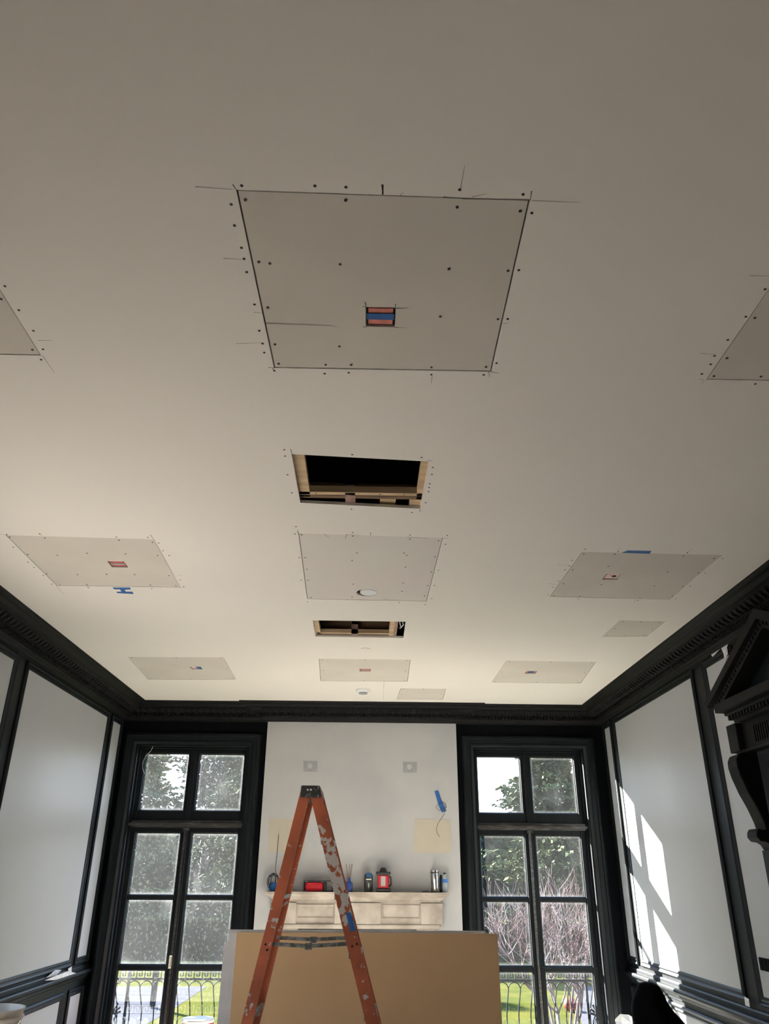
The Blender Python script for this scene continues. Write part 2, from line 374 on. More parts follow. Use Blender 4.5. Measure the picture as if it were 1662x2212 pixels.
# overshooting cut lines and pencil marks, as in the photo
for a in [(503, 398, 512, 412), (1149, 412, 1146, 432), (580, 793, 594, 795), (1062, 803, 1078, 806), (958, 425, 1000, 429), (1000, 429, 1146, 431),
          (828, 400, 826, 420), (789, 652, 791, 665), (784, 662, 792, 663), (855, 656, 854, 667), (856, 666, 870, 666), (784, 706, 793, 706), (853, 707, 868, 708), (791, 664, 791, 706),
          (590, 795, 591, 802), (827, 1294, 860, 1296), (628, 970, 632, 984), (925, 993, 935, 997), (908, 1100, 907, 1106), (956, 1162, 970, 1163),
          (0, 1153, 12, 1156), (84, 1152, 92, 1158), (325, 1155, 333, 1166), (188, 1266, 194, 1271), (388, 1269, 400, 1268), (643, 1146, 645, 1154),
          (801, 1150, 801, 1157), (880, 1160, 925, 1162), (748, 1154, 780, 1156), (700, 1153, 712, 1162), (749, 1155, 746, 1164)]:
    pxm(hard, *a, .0035)
pxm(hard, 826, 398, 828, 420, .006)
for a in [(422, 403, 503, 409), (1149, 433, 1252, 437), (995, 410, 1004, 358), (483, 558, 522, 560), (548, 674, 566, 676), (510, 742, 565, 740), (575, 699, 720, 704),
          (1088, 698, 1100, 698), (934, 812, 932, 828), (1056, 803, 1058, 815), (860, 425, 872, 415), (1020, 425, 1052, 418), (870, 666, 882, 666), (866, 707, 880, 708),
          (82, 735, 112, 735), (92, 768, 118, 806), (1620, 595, 1662, 596), (1513, 763, 1545, 765), (1510, 819, 1523, 820), (1522, 822, 1516, 828),
          (122, 1265, 138, 1284), (383, 1243, 395, 1243), (367, 1199, 372, 1200), (1205, 1219, 1230, 1222), (1183, 1260, 1205, 1263), (1484, 1194, 1496, 1185), (1336, 1187, 1340, 1183),
          (938, 1237, 950, 1237), (1438, 1342, 1446, 1341), (1287, 1430, 1296, 1429), (830, 1473, 828, 1515), (1296, 1376, 1303, 1375), (1375, 1295, 1370, 1302)]:
    pxm(soft, *a, .004)
adopt(hard.build('pencil_mark', m_pencil), ceil); adopt(soft.build('pencil_mark', m_pencil_soft), ceil)

# recessed fixture boxes in the patches
def fixture(i, kind, lab):
    x, y = HOLES[i]; t = thing('light_fixture_box', (x, y, ZC), lab, 'light fixture box')
    h = .046
    body = {'salmon': m_salmon, 'red': m_red, 'pink': m_pink}[kind[0]]
    bx = MB()
    bx.box(x-h, y-h, ZC+.012, x+h, y-h+.004, ZC+.05).box(x-h, y+h-.004, ZC+.012, x+h, y+h, ZC+.05)
    bx.box(x-h, y-h, ZC+.012, x-h+.004, y+h, ZC+.05).box(x+h-.004, y-h, ZC+.012, x+h, y+h, ZC+.05).box(x-h, y-h, ZC+.05, x+h, y+h, ZC+.054)
    bx.build('housing', m_black if kind[0] == 'salmon' else m_red, t)
    MB().box(x-h+.005, y-h+.008, ZC+.006, x+h-.005, y+h-.006, ZC+.011).lathe([(.012, .004), (.012, .007)], (x, y, ZC)).build('cover_plate', body, t)
    if kind[1] == 'across': MB().box(x-h, y-.017, ZC+.002, x+h, y+.013, ZC+.0035).build('tape_strip', m_tape, t)
    if kind[1] == 'half': MB().box(x+.002, y-h+.004, ZC+.004, x+h, y+h-.004, ZC+.0055).build('tape_strip', m_tape, t)
    if kind[1] == 'mid': MB().box(x-.026, y-.03, ZC+.004, x+.026, y+.03, ZC+.0055).build('tape_strip', m_tape, t)
    if kind[1] == 'thin': MB().box(x-h+.004, y-.012, ZC+.003, x+h-.004, y+.012, ZC+.0055).build('strap', m_label, t)
    if kind[1] == 'knob': MB().lathe([(.014, 0), (.014, -.004), (.010, -.006)], (x+.012, y, ZC+.006)).build('knob', m_black, t)
fixture(0, ('salmon', 'across'), 'square salmon fixture box with wide blue tape, in the nearest patch')
fixture(3, ('red', 'thin'), 'square red fixture box in the left patch above the blue tape H')
fixture(5, ('pink', 'knob'), 'square pink fixture box with a dark knob, in the right patch')
fixture(6, ('pink', 'half'), 'square fixture box half covered by blue tape, far left patch')
fixture(7, ('red', 'thin'), 'square dark red fixture box in the far middle patch')
fixture(8, ('salmon', 'mid'), 'square orange fixture box with blue centre, far right patch')
# round hole with a pale disc
x, y = PZ(793, 1281, ZC).xy
t = thing('speaker_disc', (x+.012, y, ZC), 'pale round disc set off-centre in hole of the rosy patch', 'ceiling disc')
MB().lathe([(.030, 0), (.056, .001), (.058, .004), (.058, .012)], (x+.012, y, ZC), n=32).build('disc', m_white, t, True)
MB().lathe([(.066, .014), (.066, .05), (.060, .05), (.060, .014)], (x, y, ZC), n=32).build('rim', m_black, t)
# smoke detector and sprinkler cap
x, y = PZ(785, 1490, ZC).xy
t = thing('smoke_detector', (x, y, ZC), 'round white smoke detector near far cornice', 'smoke detector')
MB().lathe([(.075, 0), (.075, -.012), (.06, -.03)], (x, y, ZC), n=28).build('base', m_white, t, True)
MB().lathe([(.045, -.030), (.042, -.042), (.02, -.048)], (x, y, ZC), n=28).build('sensor_cap', m_fill_grey, t, True)
x, y = PZ(790, 1402, ZC).xy
tag(MB().lathe([(.04, 0), (.04, -.004), (.03, -.007)], (x, y, ZC), n=24).build('sprinkler_cover', m_ceil, smooth=True, loc=(x, y, ZC)), 'flat round cover plate beyond the small cavity', 'cover plate')
# blue tape on the ceiling
q = [PZ(*p, ZC) for p in [(243,1269),(281,1269),(283,1273),(269,1274),(272,1278),(286,1278),(289,1283),(253,1281),(252,1278),(263,1278),(259,1273),(247,1273)]]
tag(MB().prism([(p.x, p.y, ZC-.0008) for p in q], (0, 0, .0006)).build('tape_mark', m_tape, loc=q[0]), 'blue tape letter H stuck beside the left patch', 'tape')
q = [PZ(*p, ZC) for p in [(1343,1194),(1357,1189),(1408,1190),(1404,1196)]]
tag(MB().prism([(p.x, p.y, ZC-.0008) for p in q], (0, 0, .0006)).build('tape_mark', m_tape, loc=q[0]), 'blue tape strip along near edge of the right patch', 'tape')

# framing visible in the open cavities
def lumber(name, x0, y0, z0, x1, y1, z1, m, t, screws=()):
    o = MB().box(x0, y0, z0, x1, y1, z1).build(name, m, t); return o
zt = ZC+.0165
t = thing('cavity_framing', (-.04, 3.2, ZC), 'timber framing inside the larger ceiling cavity, beside the rosy patch', 'timber framing')
MB().box(-.37, 2.93, zt, .32, 3.025, zt+.03).build('near_batten', m_pine, t)
MB().box(-.40, 3.0, zt, -.30, 3.45, zt+.035).build('side_batten', m_pine, t)
MB().box(.232, 3.0, zt, .34, 3.55, zt+.035).build('side_batten', m_pine, t)
MB().box(-.36, 3.395, zt, .30, 3.425, zt+.035).build('far_batten', m_pine, t)
MB().box(-.36, 3.43, zt, -.125, 3.462, zt+.072).build('joist', m_lumber, t)
MB().box(-.075, 3.43, zt, .30, 3.462, zt+.068).build('joist', m_lumber, t)
MB().box(-.125, 3.40, zt, -.075, 3.80, zt+.045).build('cross_joist', m_rosewood, t)
MB().box(.05, 3.47, zt+.01, .13, 3.60, zt+.04).box(.20, 3.45, zt+.002, .30, 3.60, zt+.04).build('blocking', m_pine, t)
for sx_ in (-.27, -.11, .05, .17):
    MB().lathe([(.003, -.001), (.0045, 0)], (sx_, 3.01, zt), n=8).build('screw', m_screw, t)
    MB().lathe([(.003, -.001), (.0045, 0)], (sx_, 3.41, zt), n=8).build('screw', m_screw, t)
t = thing('cavity_framing', (-.06, 5.7, ZC), 'timber framing with loose wire inside the smaller far ceiling cavity', 'timber framing')
MB().box(-.46, 5.40, zt, -.372, 5.93, zt+.035).build('side_batten', m_pine, t)
MB().box(.165, 5.44, zt, .20, 5.93, zt+.05).build('side_batten', m_pine, t)
MB().box(.20, 5.44, zt+.003, .225, 5.93, zt+.15).build('stud', m_rosewood, t)
MB().box(-.40, 5.845, zt, .165, 5.875, zt+.03).build('far_batten', m_pine, t)
MB().box(-.40, 5.88, zt, -.13, 5.912, zt+.15).build('joist', m_lumber, t)
MB().box(-.08, 5.88, zt, .165, 5.912, zt+.15).build('joist', m_lumber, t)
MB().box(-.13, 5.845, zt, -.08, 6.1, zt+.07).build('cross_joist', m_rosewood, t)
MB().tube([(.235, 5.6, ZC+.06), (.25, 5.7, ZC+.03), (.275, 5.72, ZC+.05), (.25, 5.8, ZC+.045), (.24, 5.88, ZC+.08)], .004).tube([(.24, 5.55, ZC+.08), (.27, 5.66, ZC+.03), (.26, 5.8, ZC+.06)], .004).build('wire', m_white, t)

# ------------------------------------------------------------------ walls, floor
struct(MB().box(XL-.2, YR-.2, -.1, XR+.2, YB+.28, -.005).build('floor', m_floor), 'dark wooden floor', 'floor')
tag(MB().box(XL+.01, 3.1, -.0049, XR-.01, YB-.06, -.0005).build('bounce_cloth', m_bounce_cloth, loc=(0, 5.6, 0)), 'added pale cloth on the unseen floor, bounces light upward', 'bounce cloth')  # pale cloth added out of view to throw sunlight onto the ceiling
LW0, LW1 = 3.55, 4.75            # side window added out of view, lets in sun to fill the ceiling
wall_l = struct(MB().box(XL-.2, YR, 0, XL, LW0, ZC).box(XL-.2, LW1, 0, XL, YB, ZC).box(XL-.2, LW0, 2.05, XL, LW1, ZC).box(XL-.2, LW0, 0, XL, LW1, .05).build('wall_left', m_dark), 'left wall with blue-black trim and pale panels', 'wall')
wall_r = struct(MB().box(XR, YR, 0, XR+.2, YB, ZC).build('wall_right', m_dark), 'right wall with blue-black trim and sunlit pale panels', 'wall')
rw = MB(); xr_ = [XL-.2, -1.75, -1.0, 1.0, 1.75, XR+.2]        # two windows added behind the camera as sky-light fill
for a_, b_ in ((0, 1), (2, 3), (4, 5)): rw.box(xr_[a_], YR-.2, 0, xr_[b_], YR, ZC)
for a_, b_ in ((1, 2), (3, 4)): rw.box(xr_[a_], YR-.2, 0, xr_[b_], YR, 1.7).box(xr_[a_], YR-.2, 2.4, xr_[b_], YR, ZC)
struct(rw.build('wall_rear', m_rear), 'wall behind the camera', 'wall')
for k__, (a_, b_) in enumerate(((1, 2), (3, 4))):
    x0_, x1_ = xr_[a_], xr_[b_]
    o = MB().frame(x0_-.08, 1.62, x1_+.08, 2.48, [(0, 0), (0, .04), (.05, .03), (.08, .0), (.08, -.1), (.13, -.1)], lambda a, b, h: (a, YR+h, b))
    o.box((x0_+x1_)/2-.03, YR-.14, 1.7, (x0_+x1_)/2+.03, YR-.1, 2.4).box(x0_, YR-.14, 1.95, x1_, YR-.1, 2.02).box(x0_, YR-.14, 1.15, x1_, YR-.1, 1.18)
    struct(o.build('window_%d' % (k__+3), m_dark), 'added window behind the camera for fill light', 'window')  # frames of the two windows added for sky-light fill
WIN = [dict(x0=-2.641, x1=-1.153, p=(-2.435, -1.958, -1.84, -1.348)), dict(x0=1.056, x1=2.527, p=(1.231, 1.711, 1.826, 2.315))]
CW = .128
TOPZ = 2.893
wb = MB(); yo = YB+.26
xs = [XL]
for w in WIN: xs += [w['x0']+CW, w['x1']-CW]
xs.append(XR)
for a, b in ((xs[0], xs[1]), (xs[2], xs[3]), (xs[4], xs[5])): wb.box(a, YB, 0, b, yo, ZC)
for a, b in ((xs[1], xs[2]), (xs[3], xs[4])): wb.box(a, YB, TOPZ-CW, b, yo, ZC).box(a, YB, 0, b, yo, .02)
wall_b = struct(wb.build('wall_back', m_darkwall), 'blue-black wall that holds the two tall windows', 'wall')
struct(MB().box(BX0, BY, 0, BX1, YB-.0005, ZC-.11).build('wall_chimney', m_breast), 'pale primed chimney breast between the windows', 'wall')

# panelling
o = MB().frame(LW0-.1, .0, LW1+.1, 2.15, [(0, 0), (0, .04), (.05, .03), (.1, 0), (.1, -.1), (.14, -.1)], lambda a, b, h: (XL+h, a, b))
o.box(XL-.14, (LW0+LW1)/2-.03, .05, XL-.1, (LW0+LW1)/2+.03, 2.05).box(XL-.14, LW0, 1.15, XL-.1, LW1, 1.18)
struct(o.build('window_5', m_dark), 'added side window out of view for fill light', 'window')  # frame of the added fill window
fl = lambda a, b, h: (XL+h, a, b)
fr = lambda a, b, h: (XR-h, a, b)
MOULD = [(0, 0), (0, .012), (.012, .022), (.026, .012), (.032, .010), (.044, .016), (.055, .0105), (.060, .004)]
def panels(wall, fn, lst):
    for y0, y1, z0, z1 in lst:
        o = MB(); k = .058
        pts = [fn(y0, z0, 0), fn(y1, z0, 0), fn(y1, z1, 0), fn(y0, z1, 0)]
        top = V(fn(0, 0, .0045)) - V(fn(0, 0, 0))
        p = MB().prism(pts, top).build('wall_panel', m_primer); p.parent = wall
        p['label'] = 'pale primed panel'
        f = MB().frame(y0-k, z0-k, y1+k, z1+k, MOULD, fn).build('panel_moulding', m_dark, smooth=True); f.parent = p
ZT, ZB = 2.955, .765
panels(wall_l, fl, [(4.92, 5.835, ZB, ZT), (6.116, 8.185, ZB, ZT), (8.385, 8.655, ZB, ZT), (4.92, 5.835, .18, .455), (6.116, 8.10, .18, .455), (8.36, 8.655, .18, .455)])
panels(wall_r, fr, [(.6, 3.3, ZB, ZT), (5.45, 5.87, ZB+.015, ZT+.01), (6.185, 8.28, ZB+.015, ZT+.01), (8.47, 8.67, ZB+.015, ZT+.01), (6.185, 8.28, .18, .47), (8.47, 8.67, .18, .47)])
for o in list(wall_r.children):
    pass
# chair rails: ledge with nose, cove and fillets
CR = [(0, .690), (.012, .690), (.018, .680), (.018, .655), (.050, .650), (.056, .640), (.056, .625), (.040, .612), (.026, .600), (.022, .585), (.010, .572), (.010, .560), (0, .555)]
def run(mb, prof, fn, y0, y1):
    k = len(prof)
    vs = [fn(y0, z, h) for h, z in prof]+[fn(y1, z, h) for h, z in prof]
    mb.add(vs, [(i, i+1, k+i+1, k+i) for i in range(k-1)]+[tuple(range(k)), tuple(range(k, 2*k))])
    return mb
mbl = run(MB(), CR, fl, 4.85, YB-.001); mbr = run(MB(), [(h, z+.0) for h, z in CR], fr, 5.40, YB-.001)
struct(mbl.build('trim_1', m_dark), 'blue-black chair rail along the left wall', 'trim')
struct(mbr.build('trim_2', m_dark), 'blue-black chair rail along the right wall', 'trim')
bs = [(0, 0), (.02, 0), (.02, .12), (.012, .14), (0, .15)]
struct(run(MB(), bs, fl, 4.85, YB-.001).build('baseboard_left', m_dark), 'blue-black baseboard, left wall', 'trim')
struct(run(MB(), bs, fr, 5.40, YB-.001).build('baseboard_right', m_dark), 'blue-black baseboard, right wall', 'trim')

# cornice: one moulding mitred round the room and over the chimney breast
def path(pr, ds=0):
    return [(XL+pr, YR+pr), (XL+pr, YB-pr), (BX0-pr, YB-pr), (BX0-pr, BY-pr), (BX1+pr, BY-pr), (BX1+pr, YB-pr), (XR-pr, YB-pr), (XR-pr, YR+pr)]
CP = [(.292, 0), (.292, .008), (.284, .016), (.268, .022), (.250, .026), (.236, .034), (.224, .046), (.210, .050), (.196, .052), (.190, .056),
      (.186, .062), (.160, .080), (.128, .092), (.118, .094), (.116, .104), (.104, .108), (.078, .112), (.074, .126), (.062, .130), (.050, .136), (.044, .146), (.036, .152), (.030, .160), (.012, .164), (.008, .172), (0, .175)]
mb = MB(); k = 8
for pr, dz in CP: mb.v += [(x, y, ZC-dz) for x, y in path(pr)]
for i in range(len(CP)-1):
    for j in range(k): mb.f.append((i*k+j, i*k+(j+1) % k, (i+1)*k+(j+1) % k, (i+1)*k+j))
cor = struct(mb.build('trim_3', m_carve), 'black moulded cornice running round the room', 'trim')
# carved leaf row and bead row
def along(pr0, pr1, z0, z1, step, fn_el, mb, ymin=1.5):
    segs = [((XL, ymin), (XL, YB), (1, 0)), ((XR, ymin), (XR, YB), (-1, 0)), ((XL, YB), (BX0, YB), (0, -1)), ((BX0-.2, BY), (BX1+.2, BY), (0, -1)), ((BX1, YB), (XR, YB), (0, -1))]
    for a, b, nrm in segs:
        a, b, nn = V(a), V(b), V(nrm); L_ = (b-a).length; d = (b-a).normalized(); s0 = pr0*.9
        kx = int((L_-.1)/step)
        for i in range(kx):
            s = step*(i+.5)
            if nrm[0] == 0 and (s < s0 or s > L_-s0): continue
            if nrm[0] != 0 and s > L_-s0: continue
            fn_el(mb, a+d*s, d, nn)
def leaf(mb, p, d, nn):
    # slanting acanthus tongue on the ovolo
    def P(s, pr, dz): q = p+d*s+nn*pr; return V((q.x, q.y, ZC-dz))
    mb.add([P(-.032, .193, .058), P(-.004, .206, .066), P(.020, .136, .108), P(-.012, .122, .100), P(-.014, .176, .090)], [(0, 1, 4), (1, 2, 4), (2, 3, 4), (3, 0, 4)])
    mb.add([P(.008, .194, .062), P(.026, .196, .064), P(.034, .140, .100), P(.020, .150, .104)], [(0, 1, 2, 3)])
def bead(mb, p, d, nn):
    def P(s, pr, dz): q = p+d*s+nn*pr; return V((q.x, q.y, ZC-dz))
    mb.add([P(-.011, .120, .104), P(.011, .120, .104), P(.011, .118, .128), P(-.011, .118, .128), P(-.011, .074, .134), P(.011, .074, .134), P(-.011, .076, .106), P(.011, .076, .106)],
           [(0, 1, 2, 3), (3, 2, 5, 4), (0, 3, 4, 6), (1, 7, 5, 2)])
m1 = MB(); along(.19, .12, 0, 0, .070, leaf, m1); adopt(m1.build('leaf_carving', m_carve), cor)
m1 = MB(); along(.11, .07, 0, 0, .036, bead, m1); adopt(m1.build('bead_carving', m_carve), cor)

# filler smears on the dark woodwork
def smear(px, x, wall, m=m_whitepaint, off=.004):
    s = 1 if x < 0 else -1
    pts = [PX(u, v, x+s*off) for u, v in px]
    o = MB().prism(pts, (s*-.0015, 0, 0)).build('filler_smear', m); o.parent = wall
smear([(1536,1402),(1560,1390),(1600,1366),(1594,1374),(1574,1390),(1571,1398),(1573,1412),(1566,1425),(1563,1410),(1558,1400),(1540,1419),(1535,1412)], XR, wall_r, off=.0255)
smear([(147,2093),(155,2088),(155,2104),(150,2106)], XL+.02, wall_l)
smear([(96,2118),(146,2098),(165,2102),(150,2107),(120,2117)], XL+.057, wall_l)
smear([(100,2112),(120,2095),(133,2095),(122,2108)], XL+.02, wall_l)
smear([(1608,2152),(1618,2158),(1621,2176),(1611,2172)], XR-.02, wall_r)
# small black grille in the right panel
c = PX(1656, 2083, XR)
t = thing('wall_grille', (XR-.005, c.y-.03, c.z), 'small black slotted grille low on the right white panel', 'grille')
g = MB()
y0 = PX(1643, 2070, XR).y; z0, z1 = PX(1650, 2096, XR).z, PX(1650, 2069, XR).z
MB().box(XR-.0075, y0-.30, z0, XR-.005, y0, z1).build('backing', m_void, t)
for i in range(6): g.box(XR-.012, y0-.042-.05*i, z0, XR-.0075, y0-.05*i, z1)
g.build('slot', m_cloth, t)

# ------------------------------------------------------------------ windows
GY = 8.90
rows = [(2.100, 2.690), (1.285, 1.882), (.665, 1.250), (.08, .622)]
def window(idx, w, gm, label):
    x0, x1 = w['x0'], w['x1']; p = w['p']
    fn = lambda a, b, h: (a, YB-h, b)
    prof = [(0, 0), (0, .030), (.010, .044), (.030, .050), (.040, .046), (.046, .032), (.085, .026), (.092, .034), (.105, .030), (.115, .016), (.128, .012), (.128, -.03)]
    root = MB().frame(x0, 0, x1, TOPZ, prof, fn, True).build('window_%d' % idx, m_dark, smooth=True)
    struct(root, label, 'window')
    a, b = x0+CW, x1-CW
    # jamb lining steps
    j = MB()
    for s, d0, d1, wd_ in ((1, .001, .11, .012), (1, .06, .11, .030)):
        j.box(a, YB+d0, .02, a+wd_, YB+d1, TOPZ-CW).box(b-wd_, YB+d0, .02, b, YB+d1, TOPZ-CW).box(a, YB+d0, TOPZ-CW-wd_, b, YB+d1, TOPZ-CW)
    j.build('jamb', m_dark, root)
    f = MB(); y0, y1 = YB+.11, YB+.17
    f.box(a, y0, .02, p[0], y1, TOPZ-CW).box(p[3], y0, .02, b, y1, TOPZ-CW).box(p[0], y0, rows[0][1], p[3], y1, TOPZ-CW)
    f.box(p[0], y0, rows[1][1], p[3], y1, rows[0][0])                               # transom
    f.box(p[1], y0, rows[0][0], p[2], y1, rows[0][1])                               # upper mullion
    f.build('transom_frame', m_dark, root, bevel=.004)
    tl_ = MB().box(a+.01, YB+.045, 1.945, b-.01, YB+.112, 1.975).box(a+.01, YB+.08, 1.93, b-.01, YB+.112, 2.0); tl_.build('transom_ledge', m_trim_hilite, root, bevel=.004)
    MB().box((p[1]+p[2])/2-.022, YB+.09, rows[0][0]-.1, (p[1]+p[2])/2+.022, YB+.112, TOPZ-CW).build('mullion', m_dark, root, bevel=.004)
    for k_, (l0, l1) in enumerate(((p[0], p[1]), (p[2], p[3]))):
        s = MB()
        mid = (p[1]+p[2])/2
        if k_ == 1: s.box(mid+.001, y0, .02, p[2], y1, rows[1][1])
        else: s.box(p[1], y0, .02, mid-.001, y1, rows[1][1])
        for q in (1, 2): s.box(l0, y0+.01, rows[q+1][1], l1, y1-.005, rows[q][0])
        s.box(l0, y0, .02, l1, y1, rows[3][0])
        sash_ = s.build('sash', m_dark, root, bevel=.004)
        e_ = MB()
        for r0, r1 in rows: e_.frame(l0, r0, l1, r1, [(0, 0), (0, .012), (.008, .006), (.010, 0)], lambda a_, b_, h: (a_, GY-.01-h, b_))
        e_.build('glazing_bead', m_dark, sash_)
    mid = (p[1]+p[2])/2
    MB().tube([(mid, YB+.10, .03), (mid, YB+.10, 1.93)], .020, 10).box(mid-.03, YB+.085, 1.9, mid+.03, YB+.115, 1.99).build('astragal', m_trim_hilite, root)
    MB().tube([(mid+.015, YB+.078, .05), (mid+.015, YB+.078, 1.9)], .006, 8).build('bolt_rod', m_carve, root)
    # glass, all panes of the window in one part
    g = MB(); me_uv = []
    for r0, r1 in rows:
        for l0, l1 in ((p[0], p[1]), (p[2], p[3])):
            g.add([(l0, GY, r0), (l1, GY, r0), (l1, GY, r1), (l0, GY, r1)], [(0, 1, 2, 3)]); me_uv += [(0, 0), (1, 0), (1, 1), (0, 1)]
    o = g.build('glass', gm, root, norm=False)
    uvl = o.data.uv_layers.new(name='UVMap')
    for i, c_ in enumerate(me_uv): uvl.data[i].uv = c_
    return root
w1 = window(1, WIN[0], glass('dusty_glass', .0095, .016, .028, 1), 'tall left window with dusty panes and blue-black frame')
w2 = window(2, WIN[1], glass('cleaner_glass', .0045, .003, .018, 2), 'tall right window with clearer panes and blue-black frame')
hx = (WIN[0]['p'][1]+WIN[0]['p'][2])/2
hz = PY(372, 2078, YB+.06).z
MB().box(hx-.014, YB+.035, hz-.055, hx+.004, YB+.08, hz-.04).box(hx-.014, YB+.035, hz+.04, hx+.004, YB+.08, hz+.055).box(hx-.014, YB+.030, hz-.055, hx+.002, YB+.044, hz+.055).build('handle', m_brass, w1, bevel=.003)
hx2 = (WIN[1]['p'][1]+WIN[1]['p'][2])/2
MB().box(hx2-.012, YB+.05, .68, hx2+.02, YB+.09, .78).tube([(hx2, YB+.06, .67), (hx2+.12, YB+.05, .66)], .007).build('handle', m_dark, w2)
# loose wire curled at the top of the left window, and its small cousin at the right one
pts = [PY(u, v, YB+.05) for u, v in [(331,1612),(326,1622),(316,1632),(309,1645),(308,1660),(313,1672)]]
tag(MB().tube(pts, .0022, 5).build('loose_wire', m_white, loc=pts[0]), 'thin pale wire hanging at upper left corner of left window', 'wire')
pts = [PY(u, v, YB+.12) for u, v in [(1043,1628),(1044,1640),(1050,1655),(1046,1668),(1040,1671)]]
tag(MB().tube(pts, .002, 5).build('loose_wire', m_cordg, loc=pts[0]), 'thin wire hanging in upper left pane of right window', 'wire')

# ------------------------------------------------------------------ chimney breast details
FY = BY-.001
def plate(px, m, name, lab, cat, th=.003, y=BY):
    pts = [PY(u, v, y-.0005) for u, v in px]
    o = MB().prism(pts, (0, -th, 0)).build(name, m, loc=pts[0]); return tag(o, lab, cat)
plate([(581,1769),(660,1770),(660,1840),(580,1841)], m_beige, 'wall_patch', 'beige drywall square on chimney breast, left behind the ladder', 'wall patch')
plate([(897,1769),(974,1771),(976,1843),(894,1842)], m_beige, 'wall_patch', 'beige drywall square on chimney breast, right above the thermos', 'wall patch')
for (cx_, cy_, w_, h_, lab) in ((671, 1655, 15, 12, 'grey filler square with pale centre, left on chimney breast'), (886, 1657, 15, 12, 'grey filler square with pale centre, right on chimney breast')):
    t = plate([(cx_-w_, cy_-h_), (cx_+w_, cy_-h_+1), (cx_+w_, cy_+h_), (cx_-w_, cy_+h_)], m_fill_grey, 'filler_patch', lab, 'filler patch', .0015)
    c = PY(cx_-1, cy_, BY-.0025); MB().prism([(c.x+.028*math.cos(a)*(1+.15*math.sin(3*a)), c.y, c.z+.028*math.sin(a)) for a in [i*PI/8 for i in range(16)]], (0, -.001, 0)).build('bare_spot', m_breast, t)
# smear band under the cornice
# wires
pts = [PY(u, v, BY-.012) for u, v in [(602,1803),(601,1820),(599,1845),(597,1862),(595,1878),(598,1890),(603,1897)]]
tag(MB().tube(pts, .0028, 6).build('hanging_cable', m_cordg, loc=pts[0]), 'thin dark cable hanging from left beige square to the coil', 'cable')
c = PY(590, 1913, 8.60)
t = thing('taped_cable_coil', (c.x, 8.60, 1.333), 'small black cable coil wrapped in blue tape at left end of mantel', 'cable coil')
zz = 1.3355
for k_, (rx, rz, ph) in enumerate(((.062, .072, 0), (.052, .078, .6), (.058, .060, -.5), (.045, .066, 1.1))):
    MB().tube([(c.x+rx*math.cos(a)*math.cos(ph), 8.60+rx*math.cos(a)*math.sin(ph)*.7, zz+.085+rz*math.sin(a)) for a in [i*2*PI/18 for i in range(19)]], .004, 6).build('loop', m_cord, t, True)
MB().lathe([(.018, 0), (.034, .008), (.042, .03), (.045, .055), (.032, .075), (.012, .082)], (c.x+.002, 8.60, zz), 14, sy=.8).build('tape_wrap', m_tape, t, True)
# blue tape with lead
px = [(939,1709),(947,1707),(956,1733),(965,1752),(955,1755),(948,1740)]
plate(px, m_tape, 'tape_strip', 'slanting blue tape strip at upper right of chimney breast', 'tape', .004)
pts = [PY(u, v, BY-.014) for u, v in [(955,1736),(946,1737),(942,1744),(948,1751),(957,1750),(965,1744),(963,1735),(957,1732),(963,1742),(961,1757),(954,1768),(947,1778),(943,1790),(945,1800),(950,1808)]]
tag(MB().tube(pts, .0026, 6).build('hanging_cable', m_cordg, loc=pts[0]), 'thin cable looped under blue tape above the right beige square', 'cable')

# mantelpiece
t = thing('mantelpiece', (-.05, 8.6, 0), 'cream marble mantelpiece on the chimney breast behind the ladder', 'mantelpiece')
mz = 1.333; ma, mb_ = -.975, .845; yw = BY-.0005
sh = MB()
sp = [(0, 0), (.250, 0), (.250, -.020), (.242, -.026), (.222, -.032), (.205, -.046), (.190, -.052), (.182, -.066), (.165, -.070), (.165, -.085), (0, -.085)]
def shelfloop(d, z): e_ = .250-d; return [(ma+e_*.9, yw, mz+z), (ma+e_*.9, yw-d, mz+z), (mb_-e_*.9, yw-d, mz+z), (mb_-e_*.9, yw, mz+z)]
vs = []; sp2 = sp[1:-1]
for d, z in sp2: vs += shelfloop(d, z)
fs = [(i*4+j, i*4+(j+1), (i+1)*4+j+1, (i+1)*4+j) for i in range(len(sp2)-1) for j in range(3)]+[(0, 1, 2, 3), tuple(range(len(vs)-4, len(vs)))]
sh.add(vs, fs); sh.build('shelf', m_marble, t)
xa, xb = -.868, .745
fz = MB().box(xa, yw-.13, mz-.31, xb, yw, mz-.085)
fz.build('frieze', m_marble, t)
for u0, u1 in ((604, 640), (722, 824), (909, 957)):
    X0, X1 = PY(u0, 1970, yw-.15).x, PY(u1, 1970, yw-.15).x
    MB().box(X0, yw-.150, mz-.285, X1, yw-.13, mz-.095).build('tablet', m_marble, t, bevel=.006)
for u0, u1 in ((641, 721), (826, 908)):
    X0, X1 = PY(u0, 1970, yw-.14).x, PY(u1, 1970, yw-.14).x
    MB().frame(X0, mz-.235, X1, mz-.115, [(0, 0), (.0, .012), (.010, .008), (.014, 0)], lambda a, b, h: (a, yw-.13-h, b)).build('panel_moulding', m_marble, t)
MB().box(xa-.01, yw-.158, mz-.325, xb+.01, yw, mz-.285).build('lower_moulding', m_marble, t, bevel=.008)
for s_, X in ((1, xa), (-1, xb)):
    MB().box(X, yw-.13, 0, X+s_*.22, yw, mz-.325).build('jamb', m_marble, t, bevel=.006)
    # small scroll under each shelf end
    MB().tube([(X+s_*-.02, yw-.06, mz-.09), (X-s_*.045, yw-.06, mz-.115), (X-s_*.02, yw-.06, mz-.16), (X-s_*.012, yw-.06, mz-.24), (X-s_*.028, yw-.06, mz-.30)], [.02, .026, .018, .014, .018], 8).build('scroll', m_marble, t, True)
